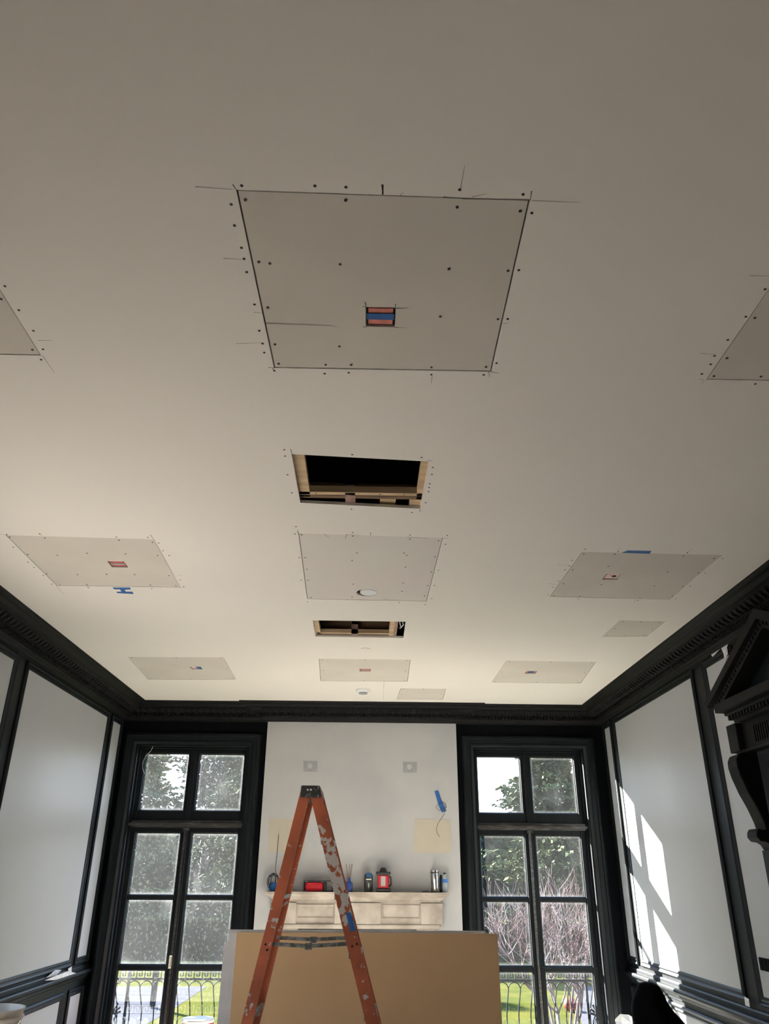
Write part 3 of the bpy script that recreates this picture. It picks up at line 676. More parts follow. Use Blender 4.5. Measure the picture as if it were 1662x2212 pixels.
MB().box(xa+.22, yw-.01, 0, xb-.22, yw, mz-.325).build('firebox', m_black, t)

# things on the mantel (base height from the shelf)
MZ = mz+.0006
def mx(u, y=8.56): return PY(u, 1925, y).x
def zpx(u, v, y=8.56): return PY(u, v, y).z
# red drum in black frame
y = 8.56; X0, X1, X2 = mx(656), mx(699), mx(722)
t = thing('handled_canister', (X0, y, MZ), 'glossy red drum-shaped canister with black frame handle on mantel', 'canister')
zt_ = zpx(680, 1903)
drum_ = MB().box(X0+.012, y-.06, MZ, X1, y+.06, zt_-.006).build('drum', m_redpl, t, bevel=.03)
MB().box(X0, y-.055, MZ, X0+.011, y+.055, zt_).box(X0, y-.055, zt_-.006, X2, y+.055, zt_+.004).box(X1+.002, y-.055, MZ, X1+.028, y+.055, zt_-.008).box(X2-.018, y-.055, MZ, X2, y+.055, zt_-.008).box(X1+.002, y-.055, MZ, X2, y+.055, MZ+.014).build('frame', m_black, t, bevel=.004)
MB().box(X0+.045, y-.0625, MZ+.01, X0+.052, y-.0601, zt_-.015).build('highlight_rib', m_redpl, drum_)
# black pump bottle
X = mx(716)+.060; t = thing('pump_bottle', (X, y, MZ), 'squat black pump bottle just right of the red canister', 'bottle')
MB().lathe([(.045, 0), (.048, .01), (.046, .04), (.028, .055), (.016, .062), (.016, .07)], (X, y, MZ), 18).build('body', m_black, t, True)
MB().box(X-.045, y-.015, MZ+.0701, X+.03, y+.015, MZ+.088).box(X-.05, y-.01, MZ+.06, X-.038, y+.01, MZ+.0702).build('nozzle', m_black, t, bevel=.004)
# reed diffuser
X = mx(754); t = thing('reed_diffuser', (X, y, MZ), 'blue glass reed diffuser bottle with thin brown sticks', 'diffuser')
hb = zpx(754, 1897)-MZ
MB().lathe([(.034, 0), (.037, .006), (.037, hb*.58), (.030, hb*.68), (.014, hb*.76), (.013, hb), (.016, hb+.003)], (X, y, MZ), 20).build('bottle', m_bluelum, t, True)
zr = zpx(754, 1866)-MZ
for dx, dy in ((-.035, .01), (0, -.01), (.033, .005), (.02, .02)):
    MB().tube([(X, y, MZ+hb*.6), (X+dx, y+dy, MZ+zr-(0 if dx else .005))], .0025, 6).build('reed', m_reed, t)
# smoky bottle with blue cap
X = mx(796); t = thing('water_bottle', (X, y, MZ), 'smoky grey bottle with blue cap beside the diffuser', 'bottle')
hb = zpx(796, 1887)-MZ
MB().lathe([(.038, 0), (.042, .006), (.042, hb*.80), (.038, hb*.95), (.030, hb)], (X, y, MZ), 20, sx=1.05).build('body', m_smoke, t, True)
MB().lathe([(.030, hb*.80), (.031, hb*.98), (.026, hb+.006), (.012, hb+.008)], (X+.004, y-.018, MZ), 16).build('cap', m_bluecap, t, True)
MB().box(X-.024, y-.0445, MZ+hb*.66, X+.028, y-.0420, MZ+hb*.71).build('white_band', m_white, t)
# red laser level / lantern with black top
X = mx(828); t = thing('laser_level', (X, y, MZ), 'red instrument with black wide cap and side handle on mantel', 'laser level')
h0 = zpx(828, 1919)-MZ; h1 = zpx(828, 1890)-MZ; h2 = zpx(828, 1883)-MZ; h3 = zpx(828, 1874)-MZ
MB().box(X-.070, y-.06, MZ, X+.075, y+.06, MZ+h0).build('base', m_black, t, bevel=.008)
MB().box(X-.055, y-.045, MZ+h0, X+.055, y+.045, MZ+h1).build('body', m_redpl, t, bevel=.012)
MB().box(X-.024, y-.0475, MZ+h0+.02, X+.022, y-.0451, MZ+h1-.012).build('label_plate', m_label, t)
cap_ = MB().box(X-.074, y-.05, MZ+h1+.0, X+.074, y+.05, MZ+h2).build('cap', m_black, t, bevel=.008)
MB().lathe([(.038, 0), (.032, (h3-h2)*.5), (.020, h3-h2-.002), (.008, h3-h2)], (X, y, MZ+h2), 16).build('rotor_head', m_black, cap_, True)
MB().tube([(X+.055, y, MZ+h1-.012), (X+.076, y, MZ+h1-.02), (X+.080, y, MZ+.07), (X+.055, y, MZ+h0+.012)], .009, 8).build('handle', m_black, t, True)
# puck
X = mx(920); t = thing('dark_ring', (X, y, MZ), 'flat dark ring lying on mantel left of the thermos', 'ring')
MB().tube([(X+.032*math.cos(a), y+.032*math.sin(a), MZ+.006) for a in [i*2*PI/20 for i in range(21)]], .006, 6).build('ring', m_cordg, t, True)
# thermos
X = mx(940); t = thing('thermos', (X, y, MZ), 'tall stainless travel mug with black lid band at right of mantel', 'thermos')
hb = zpx(940, 1879)-MZ
MB().lathe([(.036, .006), (.038, .01), (.041, hb*.80), (.040, hb*.86)], (X, y, MZ), 24).build('body', m_steel, t, True)
MB().lathe([(.044, 0), (.044, .006)], (X, y, MZ), 24).lathe([(.041, hb*.86), (.042, hb*.90)], (X, y, MZ), 24).build('band', m_black, t, True)
MB().lathe([(.040, hb*.90), (.040, hb*.985), (.034, hb)], (X, y, MZ), 24).build('lid', m_steel, t, True)
# slim black can
X = mx(954, 8.60); t = thing('spray_can', (X, 8.62, MZ), 'slim black can standing between thermos and plastic bottle', 'can')
MB().lathe([(.018, 0), (.019, .004), (.019, .13), (.014, .145)], (X, 8.62, MZ), 16).build('body', m_black, t, True)
MB().lathe([(.011, .145), (.011, .16)], (X, 8.62, MZ), 12).build('cap', m_black, t, True)
# plastic bottle
X = mx(961, 8.56)+.004; t = thing('plastic_bottle', (X, y, MZ), 'small clear plastic water bottle with blue label, last on mantel', 'bottle')
MB().lathe([(.024, 0), (.027, .006), (.025, .03), (.027, .05), (.027, .12), (.020, .145), (.011, .160), (.011, .165)], (X, y, MZ), 18).build('body', m_bottle, t, True)
MB().lathe([(.0275, .088), (.0275, .122)], (X, y, MZ), 18).build('label_band', m_bluelabel, t, True)
MB().lathe([(.013, .165), (.013, .180)], (X, y, MZ), 14).build('cap', m_black, t, True)

# ------------------------------------------------------------------ boards leaning before the fireplace
def board(name, x0, x1, z1, y, th, m, lab, lean=.03):
    o = MB().prism([(x0, y, .0), (x1, y, .0), (x1, y+lean, z1), (x0, y+lean, z1)], (0, th, 0)).build(name, m, loc=(x0, y, 0), bevel=.002)
    return tag(o, lab, 'board')
yb = 6.2
tl0 = PY(512, 2014, yb+.03); tr = PY(1075, 2018, yb+.03)
board('wallboard_sheet', tl0.x, tr.x+.0, tl0.z, yb, .012, m_board, 'tan sheet of board standing in front of fireplace, foremost of stack')
board('wallboard_sheet', PY(501, 2014, yb).x-.01, tr.x-.02, tl0.z-.004, yb+.0125, .012, m_sheet, 'grey-edged sheet directly behind the tan board')
board('wallboard_sheet', PY(485, 2040, yb).x-.012, tr.x-.10, PY(485, 2036, yb+.06).z, yb+.0255, .012, m_sheet, 'lower pale sheet sticking out left of the tan board')
board('wallboard_sheet', PY(497, 2009, yb).x-.018, PY(1047, 2013, yb+.07).x, PY(497, 2008, yb+.07).z, yb+.042, .010, m_sheet, 'rearmost pale sheet rising just above the tan board')

# ------------------------------------------------------------------ step ladder seen from its side
LY0 = 5.0
lt = thing('step_ladder', (-.3, 5.2, 0), 'orange fibreglass step ladder, paint-splashed, in front of tan board', 'ladder')
capz = 1.965
topL, topR = V((-.355, LY0+.06, capz)), V((-.315, LY0+.06, capz))
def legpt(side, f, t):                 # f 0 near 1 far, t 0 top 1 floor
    sp_ = .030 + .075*t
    z_ = capz*(1-t)+.012*t
    pa, pb = ((657, 1722), (534, 2212)) if side < 0 else ((684, 1722), (806, 2212))
    A_, B_ = PY(*pa, LY0), PY(*pb, LY0); x_ = A_.x+(B_.x-A_.x)*(z_-A_.z)/(B_.z-A_.z)
    yy = LY0+.02 - sp_*.6 if f == 0 else LY0+.40 + sp_
    return V((x_, yy, capz*(1-t)+.012*t))
def channel(mb, a, b, w, d, into):
    """C section: web faces the camera side, flanges go `into`"""
    a, b = V(a), V(b); dd = (b-a).normalized(); yv = V((0, into, 0)); xv = dd.cross(V((0, 1, 0))).normalized()
    mb.beam(a, b, .004, w, V((0, 1, 0)))
    for s_ in (-1, 1):
        o_ = xv*s_*(w/2-.002)+yv*d/2
        mb.beam(a+o_, b+o_, d, .004, V((0, 1, 0)))
    return mb
for side, mm, w_ in ((-1, m_lad, .060), (1, m_ladpaint, .070)):
    for f in (0, 1):
        r = channel(MB(), legpt(side, f, 0), legpt(side, f, 1), w_, .030, 1 if f == 0 else -1).build('front_rail' if side > 0 else 'rear_rail', mm if f == 0 else m_lad, lt)
        p_ = legpt(side, f, 1)
        MB().box(p_.x-.05, p_.y-.018, 0, p_.x+.05, p_.y+.022, .045).build('foot', m_black, lt, bevel=.004)
for i in range(1, 7):
    t_ = i/6.6; a = legpt(1, 0, t_); b = legpt(1, 1, t_)
    MB().box(a.x-.042, a.y+.003, a.z-.012, a.x+.036, b.y-.003, a.z+.012).build('step', m_alu, lt, bevel=.003)
for i in (2, 4, 6):
    t_ = i/6.6; a = legpt(-1, 0, t_); b = legpt(-1, 1, t_)
    MB().beam((a.x+.02, a.y, a.z), (b.x+.02, b.y, b.z), .02, .02, V((0, 0, 1))).build('rear_brace', m_alu, lt)
cl_, cr_ = PY(650, 1700, LY0-.025).x, PY(692, 1700, LY0-.025).x
MB().prism([(cl_-.002, LY0-.025, capz-.047), (cr_+.006, LY0-.025, capz-.047), (cr_-.002, LY0-.025, capz+.022), (cl_+.002, LY0-.025, capz+.022)], (0, .475, 0)).build('top_cap', m_capblk, lt, bevel=.006)
for u_ in (665, 672): 
    p_ = PY(u_, 1706, LY0-.027); rv = MB().lathe([(.006, 0), (.006, .003)], (0, 0, 0), 10).build('rivet', m_white, lt)
    rv.rotation_euler = (PI/2, 0, 0); rv.location = V((p_.x, LY0-.026, p_.z))-V(lt.location)
# spreaders
for f, sz in ((0, 0), (1, 0)):
    a = PY(583, 2038, LY0); b = PY(752, 2038, LY0); mid = (a+b)/2
    yy = legpt(-1, f, .45).y + (.006 if f == 0 else -.008); zz_ = -.012
    s_ = MB()
    s_.beam((a.x-.01, yy, a.z), (mid.x, yy, mid.z+zz_), .006, .020, V((0, 1, 0))).beam((mid.x, yy, mid.z+zz_), (b.x+.01, yy, b.z), .006, .020, V((0, 1, 0)))
    s_.box(mid.x-.02, yy-.006, mid.z+zz_-.018, mid.x+.02, yy+.006, mid.z+zz_+.016)
    s_.build('spreader', m_alu, lt)
# black bolts and blue tape on the near front rail
for u_, v_ in ((764, 2038), (775, 2036), (709, 2053)):
    p_ = PY(u_, v_, LY0-.03)
pts = [PY(u, v, LY0-.030) for u, v in [(747,1972),(757,1971),(769,2010),(758,2013)]]
c_ = legpt(1, 0, .42)
MB().prism([(p.x, c_.y-.0035, p.z) for p in pts], (0, .001, 0)).build('tape_strip', m_tape, lt)
for u_, v_ in ((761, 2044), (771, 2039), (574, 2040), (577, 2052)):
    p_ = PY(u_, v_, c_.y-.004); bb = MB().prism([(p_.x+.006*math.cos(a), p_.y, p_.z+.006*math.sin(a)) for a in [i*PI/5 for i in range(10)]], (0, -.003, 0)).build('bolt', m_black, lt)

# ------------------------------------------------------------------ pedimented door surround on the right wall
ds = thing('door_surround', (XR-.1, 4.43, 0), 'black carved door surround with pediment and scroll brackets on right wall', 'door surround')
fx = 2.35; yc = 4.43; halfw = .913; z_end = 2.585; z_ap = 2.978
XB = XR-.001
def mirror(pts): return [(p[0], 2*yc-p[1], p[2]) for p in pts]
slope = (z_ap-z_end)/halfw
def rake(y_off_top, thick, x_front, x_back, name, m_):
    """raking members, both sides; offset down from the outer slope"""
    for s_ in (1, -1):
        a = V((x_front, yc+s_*(halfw-.0), z_end-y_off_top)); b = V((x_front, yc, z_ap-y_off_top))
        q = [a, b, b-V((0, 0, thick*1.09)), a-V((0, s_*thick*.42, thick*.62))]
        MB().prism(q, (x_back-x_front, 0, 0)).build(name, m_, ds)
rake(0, .060, fx, XB, 'raking_cornice', m_carve)
for s_ in (1, -1):
    a = V((fx+.03, yc+s_*(halfw-.075), z_end-.035)); b = V((fx+.03, yc, z_ap-.066))
    rb_ = MB().prism([a, b, b-V((0, 0, .055)), a-V((0, s_*.10, .02))], (XB-fx-.03, 0, 0)).build('raking_carved_band', m_carve, ds)
    st = MB()
    for i in range(22):
        t_ = (i+.5)/22; p = a.lerp(b, t_)-V((0, 0, .018)); st.box(p.x-.008, p.y-.010, p.z-.016, p.x, p.y+.010, p.z+.004)
    st.build('carved_beads', m_carve, rb_)
MB().prism([(2.50, yc-halfw+.16, z_end-.03), (2.50, yc+halfw-.16, z_end-.03), (2.50, yc, z_ap-.12)], (XB-2.50, 0, 0)).build('tympanum', m_dark, ds)
MB().box(fx, yc-halfw+.14, 2.490, XB, yc+halfw-.14, 2.548).build('cornice_shelf', m_carve, ds, bevel=.004)
MB().box(fx+.05, yc-halfw+.16, 2.468, XB, yc+halfw-.16, 2.490).build('bed_moulding', m_carve, ds, bevel=.006)
dn = MB()
for i in range(34):
    yy = yc-halfw+.19+i*(2*halfw-.38)/33; dn.box(fx+.065, yy-.012, 2.438, fx+.10, yy+.012, 2.468)
for i in range(5): dn.box(fx+.09+i*.045, yc+halfw-.205, 2.438, fx+.112+i*.045, yc+halfw-.18, 2.468)
dn.build('dentil_band', m_carve, ds)
MB().box(fx+.09, yc-halfw+.20, 2.42, XB, yc+halfw-.20, 2.468).build('upper_architrave', m_carve, ds, bevel=.004)
MB().box(2.50, yc-halfw+.07, 2.25, XB, yc+halfw-.11, 2.42).build('frieze', m_carve, ds)
fl2 = MB()
for i in range(40):
    yy = yc-.60+i*.03; fl2.box(2.492, yy, 2.28, 2.50, yy+.014, 2.38)
fl2.build('fluted_band', m_carve, ds)
MB().box(2.47, yc-halfw+.05, 2.232, XB, yc+halfw-.09, 2.25).build('frieze_base', m_carve, ds, bevel=.004)
def console(s_):
    ycn = yc+s_*(halfw-.10)
    # side profile in (x, z): bulging scroll above, sweeping back, small curl below
    outer = [(2.52, 2.232), (2.47, 2.232), (2.443, 2.222), (2.425, 2.19), (2.422, 2.15), (2.432, 2.09), (2.462, 1.99), (2.50, 1.90), (2.528, 1.81), (2.535, 1.77), (2.515, 1.765), (2.488, 1.775), (2.472, 1.755), (2.466, 1.725), (2.485, 1.70), (2.52, 1.695), (2.545, 1.68), (2.56, 1.65)]
    pts = [(x_, ycn-.07, z_) for x_, z_ in outer]+[(XB, ycn-.07, 1.65), (XB, ycn-.07, 2.232)]
    MB().prism(pts, (0, .14, 0)).build('scroll_bracket', m_carve, ds, bevel=.006)
    MB().box(2.455, ycn-.075, 2.245, XB, ycn+.065, 2.425).build('bracket_block', m_carve, ds, bevel=.006)
    MB().box(2.555, ycn-.085, 0, XB, ycn+.085, 1.65).box(2.53, ycn-.095, 0, XB, ycn+.095, .3).build('pilaster', m_dark, ds, bevel=.005)
    MB().box(2.590, ycn-.12, 1.65, XB, ycn+.10, 2.195).build('backing_board', m_dark, ds)
console(1); console(-1)
MB().frame(yc-.70, 0, yc+.70, 2.28-.02, [(0, 0), (0, .10), (.03, .115), (.05, .10), (.10, .095), (.12, .07), (.15, .06), (.15, 0)], lambda a, b, h: (XR-.001-h, a, b), True).build('architrave', m_dark, ds, smooth=True)
dr = MB().box(XR-.03, yc-.55, 0.005, XB, yc+.55, 2.11)
dd_ = dr.build('door_leaf', m_dark, ds)
for z0_, z1_ in ((.15, .9), (1.05, 1.98)):
    for s_ in (-1, 1): MB().frame(yc+min(s_*.06, s_*.48), z0_, yc+max(s_*.06, s_*.48), z1_, [(0, 0), (0, .012), (.02, .008), (.03, 0)], lambda a, b, h: (XR-.03-h, a, b)).build('door_panel', m_dark, dd_)

# ------------------------------------------------------------------ objects at the lower edge
# black draped cloth on a tall stand
def drape():
    cx_, cy_ = 1.86, 5.35
    t = thing('draped_stand', (cx_, cy_, 0), 'black cloth draped over a tall stand by right wall', 'draped stand')
    sil = [(2121.5, 1392, 1408), (2124, 1383, 1415), (2130, 1379, 1424), (2138, 1376, 1429), (2150, 1372, 1435), (2165, 1367, 1442), (2185, 1366, 1457), (2212, 1370, 1482)]
    rings = []; nseg = 40; prof = []
    for v_, u0_, u1_ in sil:
        a_, b_ = PY(u0_, v_, cy_), PY(u1_, v_, cy_); prof.append((a_.x, b_.x, a_.z))
    xl, xr, zl = prof[-1]
    for k_ in (.25, .5, .75, 1): prof.append((xl-.05*k_, xr+.16*k_, zl*(1-k_)+.012*k_))
    top = prof[0][2]
    for i, (x0_, x1_, z_) in enumerate(prof):
        c0, r_ = (x0_+x1_)/2, (x1_-x0_)/2; w_ = min(1, i/6)
        rings.append([(c0+r_*math.cos(a)*(1+.04*w_*math.sin(6*a)), cy_+r_*1.1*math.sin(a)*(1+.08*w_*math.sin(7*a+1)), z_) for a in [j*2*PI/nseg for j in range(nseg)]])
    m_ = MB(); m_.v = [p for r in rings for p in r]
    m_.f = [(i*nseg+j, i*nseg+(j+1) % nseg, (i+1)*nseg+(j+1) % nseg, (i+1)*nseg+j) for i in range(len(rings)-1) for j in range(nseg)]+[tuple(range(nseg))]
    m_.build('cloth', m_cloth, t, True)
    px_ = (prof[2][0]+prof[2][1])/2; MB().tube([(px_, cy_, .02), (px_, cy_, top-.05)], .02, 8).build('pole', m_black, t)
drape()
# crumpled white plastic by the window
c = PY(1352, 2206, 8.2)
t = thing('plastic_wrap', (c.x, 8.2, 0), 'crumpled white plastic wrap standing in sunlight under the right window', 'plastic wrap')
b = MB(); nn_ = 12; rr = []
for i in range(9):
    z_ = (c.z+.02)*i/8; rr.append([(c.x+(.13+.03*math.sin(4*a+i*1.3)-.07*(i/8)**2)*math.cos(a), 8.2+(.12+.03*math.sin(5*a+i)-.06*(i/8)**2)*math.sin(a), z_+.03*math.sin(3*a+i)*(i/8)) for a in [j*2*PI/nn_ for j in range(nn_)]])
b.v = [p for r in rr for p in r]; b.f = [(i*nn_+j, i*nn_+(j+1) % nn_, (i+1)*nn_+(j+1) % nn_, (i+1)*nn_+j) for i in range(8) for j in range(nn_)]+[tuple(range(8*nn_, 9*nn_))]
b.build('wrap', m_white, t)
# cream bucket on a stool at lower left
y = 4.6; rb = PY(50, 2178, y); R_ = .155
cx_ = rb.x-R_; zt_ = rb.z
tb = thing('stool', (cx_, y, 0), 'wooden work stool under the cream bucket at lower left', 'stool')
MB().box(cx_-.19, y-.17, zt_-.41, cx_+.19, y+.17, zt_-.38).build('seat', m_pine, tb, bevel=.004)
for a in (-1, 1):
    for b_ in (-1, 1): MB().beam((cx_+a*.15, y+b_*.13, zt_-.41), (cx_+a*.18, y+b_*.16, 0.005), .035, .035).build('leg', m_pine, tb)
bt = thing('bucket', (cx_, y, zt_-.38), 'cream plastic bucket cut off by lower left corner of photo', 'bucket')
zb_ = zt_-.3795
MB().lathe([(.125, 0), (.130, .005), (.150, .33), (.158, .335), (.158, .345), (.150, .348), (.150, .372), (.158, .374), (.158, .38), (.148, .38), (.145, .30), (.122, .02)], (cx_, y, zb_), 32).build('body', m_bucket, bt, True)
MB().tube([(cx_+.155*math.cos(a), y-.155*math.sin(a)*.9-.01, zb_+.33-.10*math.sin(a)) for a in [i*PI/12 for i in range(13)]], .0035, 6).build('handle', m_steel, bt)
# white tub with red label under left window
y = 8.35; p0 = PY(428, 2199, y); 
t = thing('paint_tub', (p0.x, y, 0), 'white paint tub with red label in front of left window', 'tub')
hz_ = p0.z
MB().lathe([(.125, 0), (.13, .005), (.14, hz_-.03)], (p0.x, y, 0), 28).build('body', m_redpl, t, True)
MB().lathe([(.146, hz_-.03), (.148, hz_-.012), (.140, hz_-.002), (.10, hz_)], (p0.x, y, 0), 28).build('lid', m_white, t, True)

# ------------------------------------------------------------------ outside
GZ = -.80
def hp(u, v, dz=0): return PZ(u, v, GZ+dz)
struct(MB().box(-40, -50, GZ-.3, 40, YR-.25, GZ+.2).build('bounce_terrace_rear', m_bounce_stone), 'added pale terrace behind the house, bounces light inside', 'terrace')  # pale ground added out of view to bounce daylight through the rear windows
struct(MB().box(-14, YR-.2, GZ-.1, XL-.25, 8.2, GZ+.45).build('bounce_terrace_side', m_bounce_stone), 'added pale terrace beside the house, bounces light inside', 'terrace')  # likewise added, bounces sunlight up through the side window
lawn = struct(MB().box(-60, YB+.27, GZ-.3, 60, 60, GZ).build('lawn', m_grass), 'bright yellow-green lawn outside the windows', 'lawn')
# house base below the room
struct(MB().box(-8, YB+.20, GZ-.2, 8, YB+.26, -.1).build('wall_foundation', m_rear), 'house wall below floor level', 'wall')
# path: paving slabs with joints
pp = [hp(180, 2131), hp(447, 2131), hp(400, 2163), hp(372, 2181), hp(318, 2212), hp(270, 2245), hp(100, 2300)]
pv = struct(MB().prism([(p.x, p.y, GZ+.0005) for p in pp], (0, 0, .003)).build('path', m_pave), 'pale stone path seen through left window', 'path')
jn = MB()
for (a, b) in (((250, 2150), (418, 2150)), ((235, 2170), (388, 2170)), ((230, 2190), (350, 2190))):
    p, q = hp(*a), hp(*b); jn.prism([(p.x, p.y-.02, GZ+.0037), (q.x, q.y-.02, GZ+.0037), (q.x, q.y+.02, GZ+.0037), (p.x, p.y+.02, GZ+.0037)], (0, 0, .001))
adopt(jn.build('path_joint', m_pavejoint), pv)
p2 = [hp(1240, 2140), hp(1300, 2128), hp(1340, 2212), hp(1262, 2230)]
struct(MB().prism([(p.x, p.y, GZ+.001) for p in p2], (0, 0, .02)).build('path_terrace', m_pave), 'pale paving seen low in right window', 'path')
# iron post
p = hp(329, 2177)
t = thing('garden_post', (p.x, p.y, GZ), 'dark iron post standing on the path outside left window', 'post')
MB().box(p.x-.045, p.y-.045, GZ+.02, p.x+.045, p.y+.045, GZ+.62).build('shaft', m_iron, t)
MB().lathe([(.09, 0), (.07, .05), (.02, .1)], (p.x, p.y, GZ+.62), 12).build('finial', m_iron, t)
# balcony railings
def railing(x0, x1, lab, ends, seed):
    ry = 9.32; zt_ = PY(300, 2093, ry).z; zk = PY(300, 2113, ry).z
    t = thing('balcony_railing', ((x0+x1)/2, ry, -.05), lab, 'railing')
    MB().box(x0, ry-.012, zt_, x1, ry+.012, zt_+.014).build('top_rail', m_iron, t)
    MB().box(x0, ry-.012, zk-.016, x1, ry+.012, zk).build('lower_rail', m_iron, t)
    k_ = MB(); step = .085; n_ = int((x1-x0)/step); hh = zt_-zk; w_ = .0085
    for i in range(n_):
        a = x0+i*step
        def bar(u0, v0, u1, v1):
            k_.box(a+u0*step-w_/2, ry-.006, zk+v0*hh-w_/2, a+u1*step+w_/2, ry+.006, zk+v1*hh+w_/2)
        bar(.08, .0, .08, .80); bar(.08, .80, .72, .80); bar(.72, .26, .72, .80); bar(.40, .26, .72, .26); bar(.40, .26, .40, .54)
        bar(.08, .02, 1.0, .02)
    k_.build('greek_key_band', m_iron, t)
    bs_ = .126; n_ = int((x1-x0)/bs_)
    for i in range(n_):
        a = x0+.02+i*bs_
        pts = []
        for j in range(11):                     # arch half circle between neighbouring bars
            th = PI*j/10; pts.append((a+bs_/2-bs_/2*math.cos(th), ry, zk-.085+.062*math.sin(th)))
        ar = MB().tube(pts, .0055, 6).build('arch', m_iron, t)
        bl = []
        for j in range(14):
            k2 = j/13; z_ = zk-.085-k2*.50
            bl.append((a, ry+.20*math.sin(PI*min(1, k2*.9)**1.15)*1.0, z_))
        MB().tube(bl, .0065, 6).build('baluster', m_iron, t)
    MB().box(x0, ry-.012, -.06, x1, ry+.012, -.04).build('bottom_rail', m_iron, t)
    for X in ends:
        MB().box(X-.012, ry-.014, -.05, X+.012, ry+.014, zt_).build('post', m_iron, t)
        side = -.14 if X < 0 else .0
    # palmette ornament in the end bay
    X = ends[0]-.16 if ends[0] < 0 else ends[0]+.13
    pm = MB(); zc = .17
    for a in (-75, -50, -25, 0, 25, 50, 75):
        r_ = math.radians(a); L2 = .12*(1-abs(a)/260)
        pm.tube([(X, ry+.12, zc), (X+L2*.5*math.sin(r_), ry+.12, zc+L2*.55*math.cos(r_)), (X+L2*math.sin(r_)*1.02, ry+.12, zc+L2*math.cos(r_))], [.006, .011, .009], 6)
    for s_ in (-1, 1):
        pm.tube([(X+s_*(.01+.05*j/12*1.0+.028*math.sin(j/12*5)), ry+.12, zc-.03+.04*math.cos(j/12*6)-.03*j/12) for j in range(13)], .007, 6)
        pm.tube([(X+s_*.03*math.sin(j/10*PI), ry+.12, zc-.08-.12*j/10) for j in range(11)], .010, 6)
    pm.build('palmette', m_iron, t)
    pm = MB()
    for s_ in (-1, 1):
        pm.tube([(X+s_*(.06-.045*math.exp(-.25*j)*math.cos(j*.7)), ry, .47+.045*math.exp(-.12*j)*math.sin(j*.7)) for j in range(14)], .006, 6)
    pm.build('scroll', m_iron, t)
    # plates that carry the railing on the wall
    MB().box(x0, YB+.262, -.08, x0+.04, ry+.02, -.03).box(x1-.04, YB+.262, -.08, x1, ry+.02, -.03).build('bracket', m_iron, t)
railing(-2.95, -1.05, 'black iron balcony railing with Greek key band outside left window', (PY(281, 2100, 9.32).x,), 1)
railing(1.0, 2.85, 'black iron balcony railing with Greek key band outside right window', (PY(1276, 2100, 9.32).x-.06,), 2)

# hedge, trees
def leafcloud(mb, cen_fn, n_, size):
    rnd = random.random; vs = mb.v; fs = mb.f
    for i in range(n_):
        p, out_ = cen_fn(i)
        dx, dy, dz = random.gauss(0, .8)+out_.x*1.2, random.gauss(0, .8)+out_.y*1.2, random.gauss(0, .6)+out_.z*1.2
        q = math.sqrt(dx*dx+dy*dy+dz*dz)+1e-6; L_ = size*(.5+.8*rnd()); dx *= L_/q; dy *= L_/q; dz *= L_/q
        a = rnd()*6.28; w_ = L_*.30; wx, wy, wz = math.cos(a)*w_, math.sin(a)*w_, (rnd()-.5)*2*w_
        o = len(vs); x, y, z = p
        vs += [(x, y, z), (x+dx*.5-wx, y+dy*.5-wy, z+dz*.5-wz), (x+dx, y+dy, z+dz), (x+dx*.5+wx, y+dy*.5+wy, z+dz*.5+wz)]
        fs.append((o, o+1, o+2, o+3))
def conifer(x, y, h, r, m_, lab, n_=5200, size=.34, group='evergreens beyond the lawn', zbase=GZ, ex=.85):
    t = thing('conifer', (x, y, zbase), lab, 'tree', group)
    tiers = 22
    def fn(i):
        k_ = random.random()**.75; z_ = .3+k_*(h-.3); tier = math.sin(k_*tiers*PI)**2
        R2 = r*(1-k_)**ex*(.62+.38*tier)*(.85+.3*math.sin(i*.0+3*k_*9+x)); a = random.random()*2*PI
        R2 *= (1+.22*math.sin(5*a+z_*3)); rr = R2*(random.random()**.35); lob = math.sin(9*a+z_*6)*math.sin(z_*7+x)
        if lob > .45 and random.random() < .8: rr *= .55
        return V((x+rr*math.cos(a), y+rr*math.sin(a), zbase+z_)), V((math.cos(a), math.sin(a), -.15))
    mb = MB(); leafcloud(mb, fn, n_, size); mb.build('foliage', m_, t, norm=False)
    MB().tube([(x, y, zbase), (x, y, zbase+h*.9)], [r*.07+.05, .03], 8).build('trunk', m_bark, t)
conifer(7.0, 30.5, 9.6, 3.4, m_needle, 'tall green conifer behind right window, against the sky', 42000, .21)
conifer(3.0, 34, 4.6, 2.0, m_needle, 'lower bushy evergreen left of the tall conifer, right window', 14000, .20)
conifer(11.6, 35, 8.2, 2.4, m_needle2, 'dark evergreen at far right edge of right window', 7000, .3)
conifer(-8.3, 29.6, 7.6, 2.6, m_needle, 'evergreen at left edge of left window', 17000, .21, ex=.45)
conifer(-6.9, 36.5, 8.6, 3.0, m_needle2, 'dark tall evergreen in middle of left window', 15000, .22, ex=.45)
conifer(-4.6, 31.0, 7.0, 1.9, m_needle, 'evergreen at right edge of left window', 13000, .21, ex=.4)
conifer(-13.0, 37, 9.0, 2.6, m_needle2, 'evergreen beyond left edge of left window', 3000, .4)
conifer(-.4, 37, 5.0, 2.2, m_needle2, 'evergreen behind the chimney breast', 3000, .4)
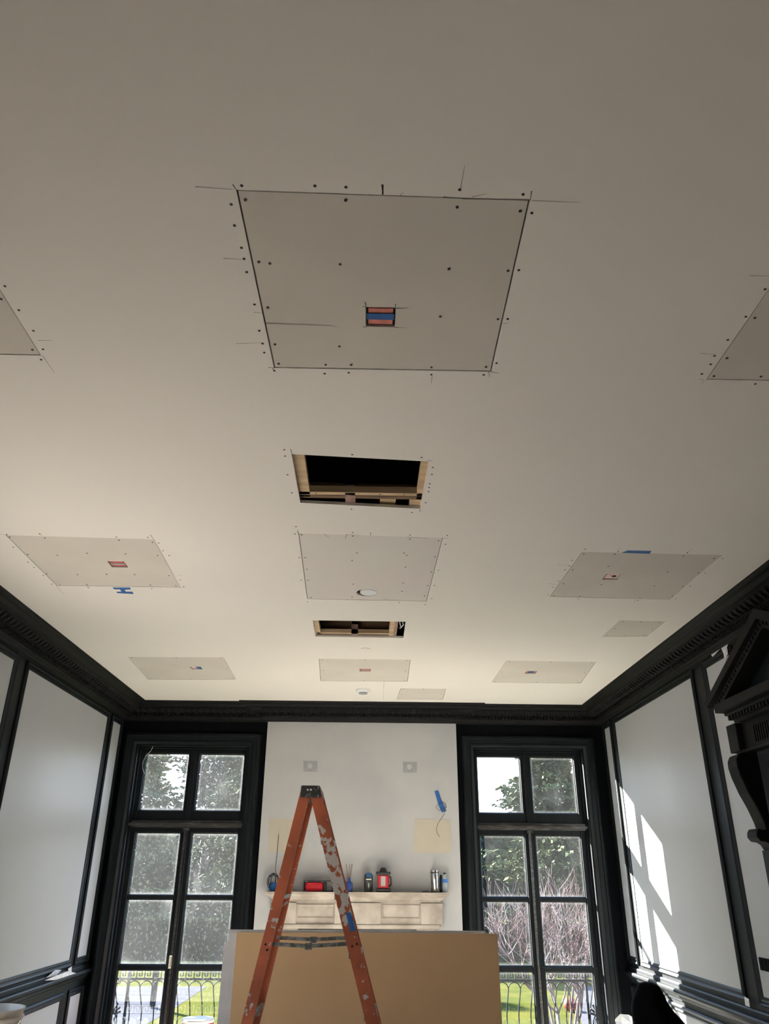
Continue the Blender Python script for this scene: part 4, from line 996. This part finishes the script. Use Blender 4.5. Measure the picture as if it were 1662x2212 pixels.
def bushrow(x0, x1, y, z1, depth, m_, name, lab, n_, size=.22):
    mb = MB()
    mb.box(x0, y+.08, GZ, x1, y+depth, GZ+z1-.06)
    def fn(i):
        f = random.random()
        if f < .45: return V((random.uniform(x0, x1), y+random.uniform(0, .1), GZ+random.uniform(0, z1))), V((0, -1, 0))
        return V((random.uniform(x0, x1), y+random.uniform(0, depth), GZ+z1+random.uniform(-.08, .02))), V((0, 0, .8))
    leafcloud(mb, fn, n_, size)
    o = mb.build(name, m_, loc=((x0+x1)/2, y, GZ), norm=False); tag(o, lab, 'hedge')
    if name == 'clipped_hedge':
        tp = MB(); leafcloud(tp, lambda i: (V((random.uniform(x0, x1), y+random.uniform(-.02, depth), GZ+z1+random.uniform(-.03, .03))), V((0, 0, .8))), 14000, .10)  # extra leaf layer carrying the painted sunlit edge
        adopt(tp.build('lit_top_layer', m_hedge_lit, norm=False), o); o.children[0]['label'] = 'yellow-green leaf layer with the sunlit top painted in'
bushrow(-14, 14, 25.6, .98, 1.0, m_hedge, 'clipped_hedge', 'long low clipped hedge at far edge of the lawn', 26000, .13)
bushrow(-20, 20, 40.0, 3.9, 1.5, m_needle2, 'tall_hedge', 'tall dark hedge closing the garden behind the evergreens', 30000, .3)
# bare pinkish shrub before right window
def shrub():
    bx_, by_ = PY(1205, 2060, 13.5).x, 13.5
    t = thing('bare_magnolia', (bx_, by_, GZ), 'bare pale pinkish shrub with upright twigs outside right window', 'shrub')
    mb = MB(); tips = MB()
    def grow(p, d, L_, r_, lev):
        pts = [p]; q = V(p); dd = V(d)
        for i in range(4):
            dd = (dd+V((random.gauss(0, .14), random.gauss(0, .14), .09+random.gauss(0, .05)))).normalized(); q = q+dd*L_/4; pts.append(V(q))
        mb.tube(pts, [r_*(1-.45*i/4) for i in range(5)], 4 if lev > 1 else 6, caps=False)
        if lev >= 4 or r_ < .003: return
        for k_ in range(3 if lev < 3 else 4):
            base = pts[random.choice((2, 3, 4))]
            nd = (dd+V((random.gauss(0, .62), random.gauss(0, .62), random.gauss(.05, .35)))).normalized()
            grow(base, nd, L_*random.uniform(.62, .86), r_*.60, lev+1)
    for k_ in range(7):
        a = k_*.9; grow(V((bx_+.1*math.cos(a), by_+.1*math.sin(a), GZ)), V((math.cos(a)*.55, math.sin(a)*.4, 1)), .95, .024, 0)
    mb.build('branches', m_twig, t, norm=False)
shrub()
p = hp(1234, 2186)
tag(MB().lathe([(.02, 0), (.08, .02), (.12, .07), (.125, .12), (.10, .19), (.05, .23), (.02, .235)], (p.x, p.y, GZ), 20).build('garden_ball', m_orange, smooth=True, loc=(p.x, p.y, GZ)), 'blurred orange and red ball on lawn, low in right window', 'ball')
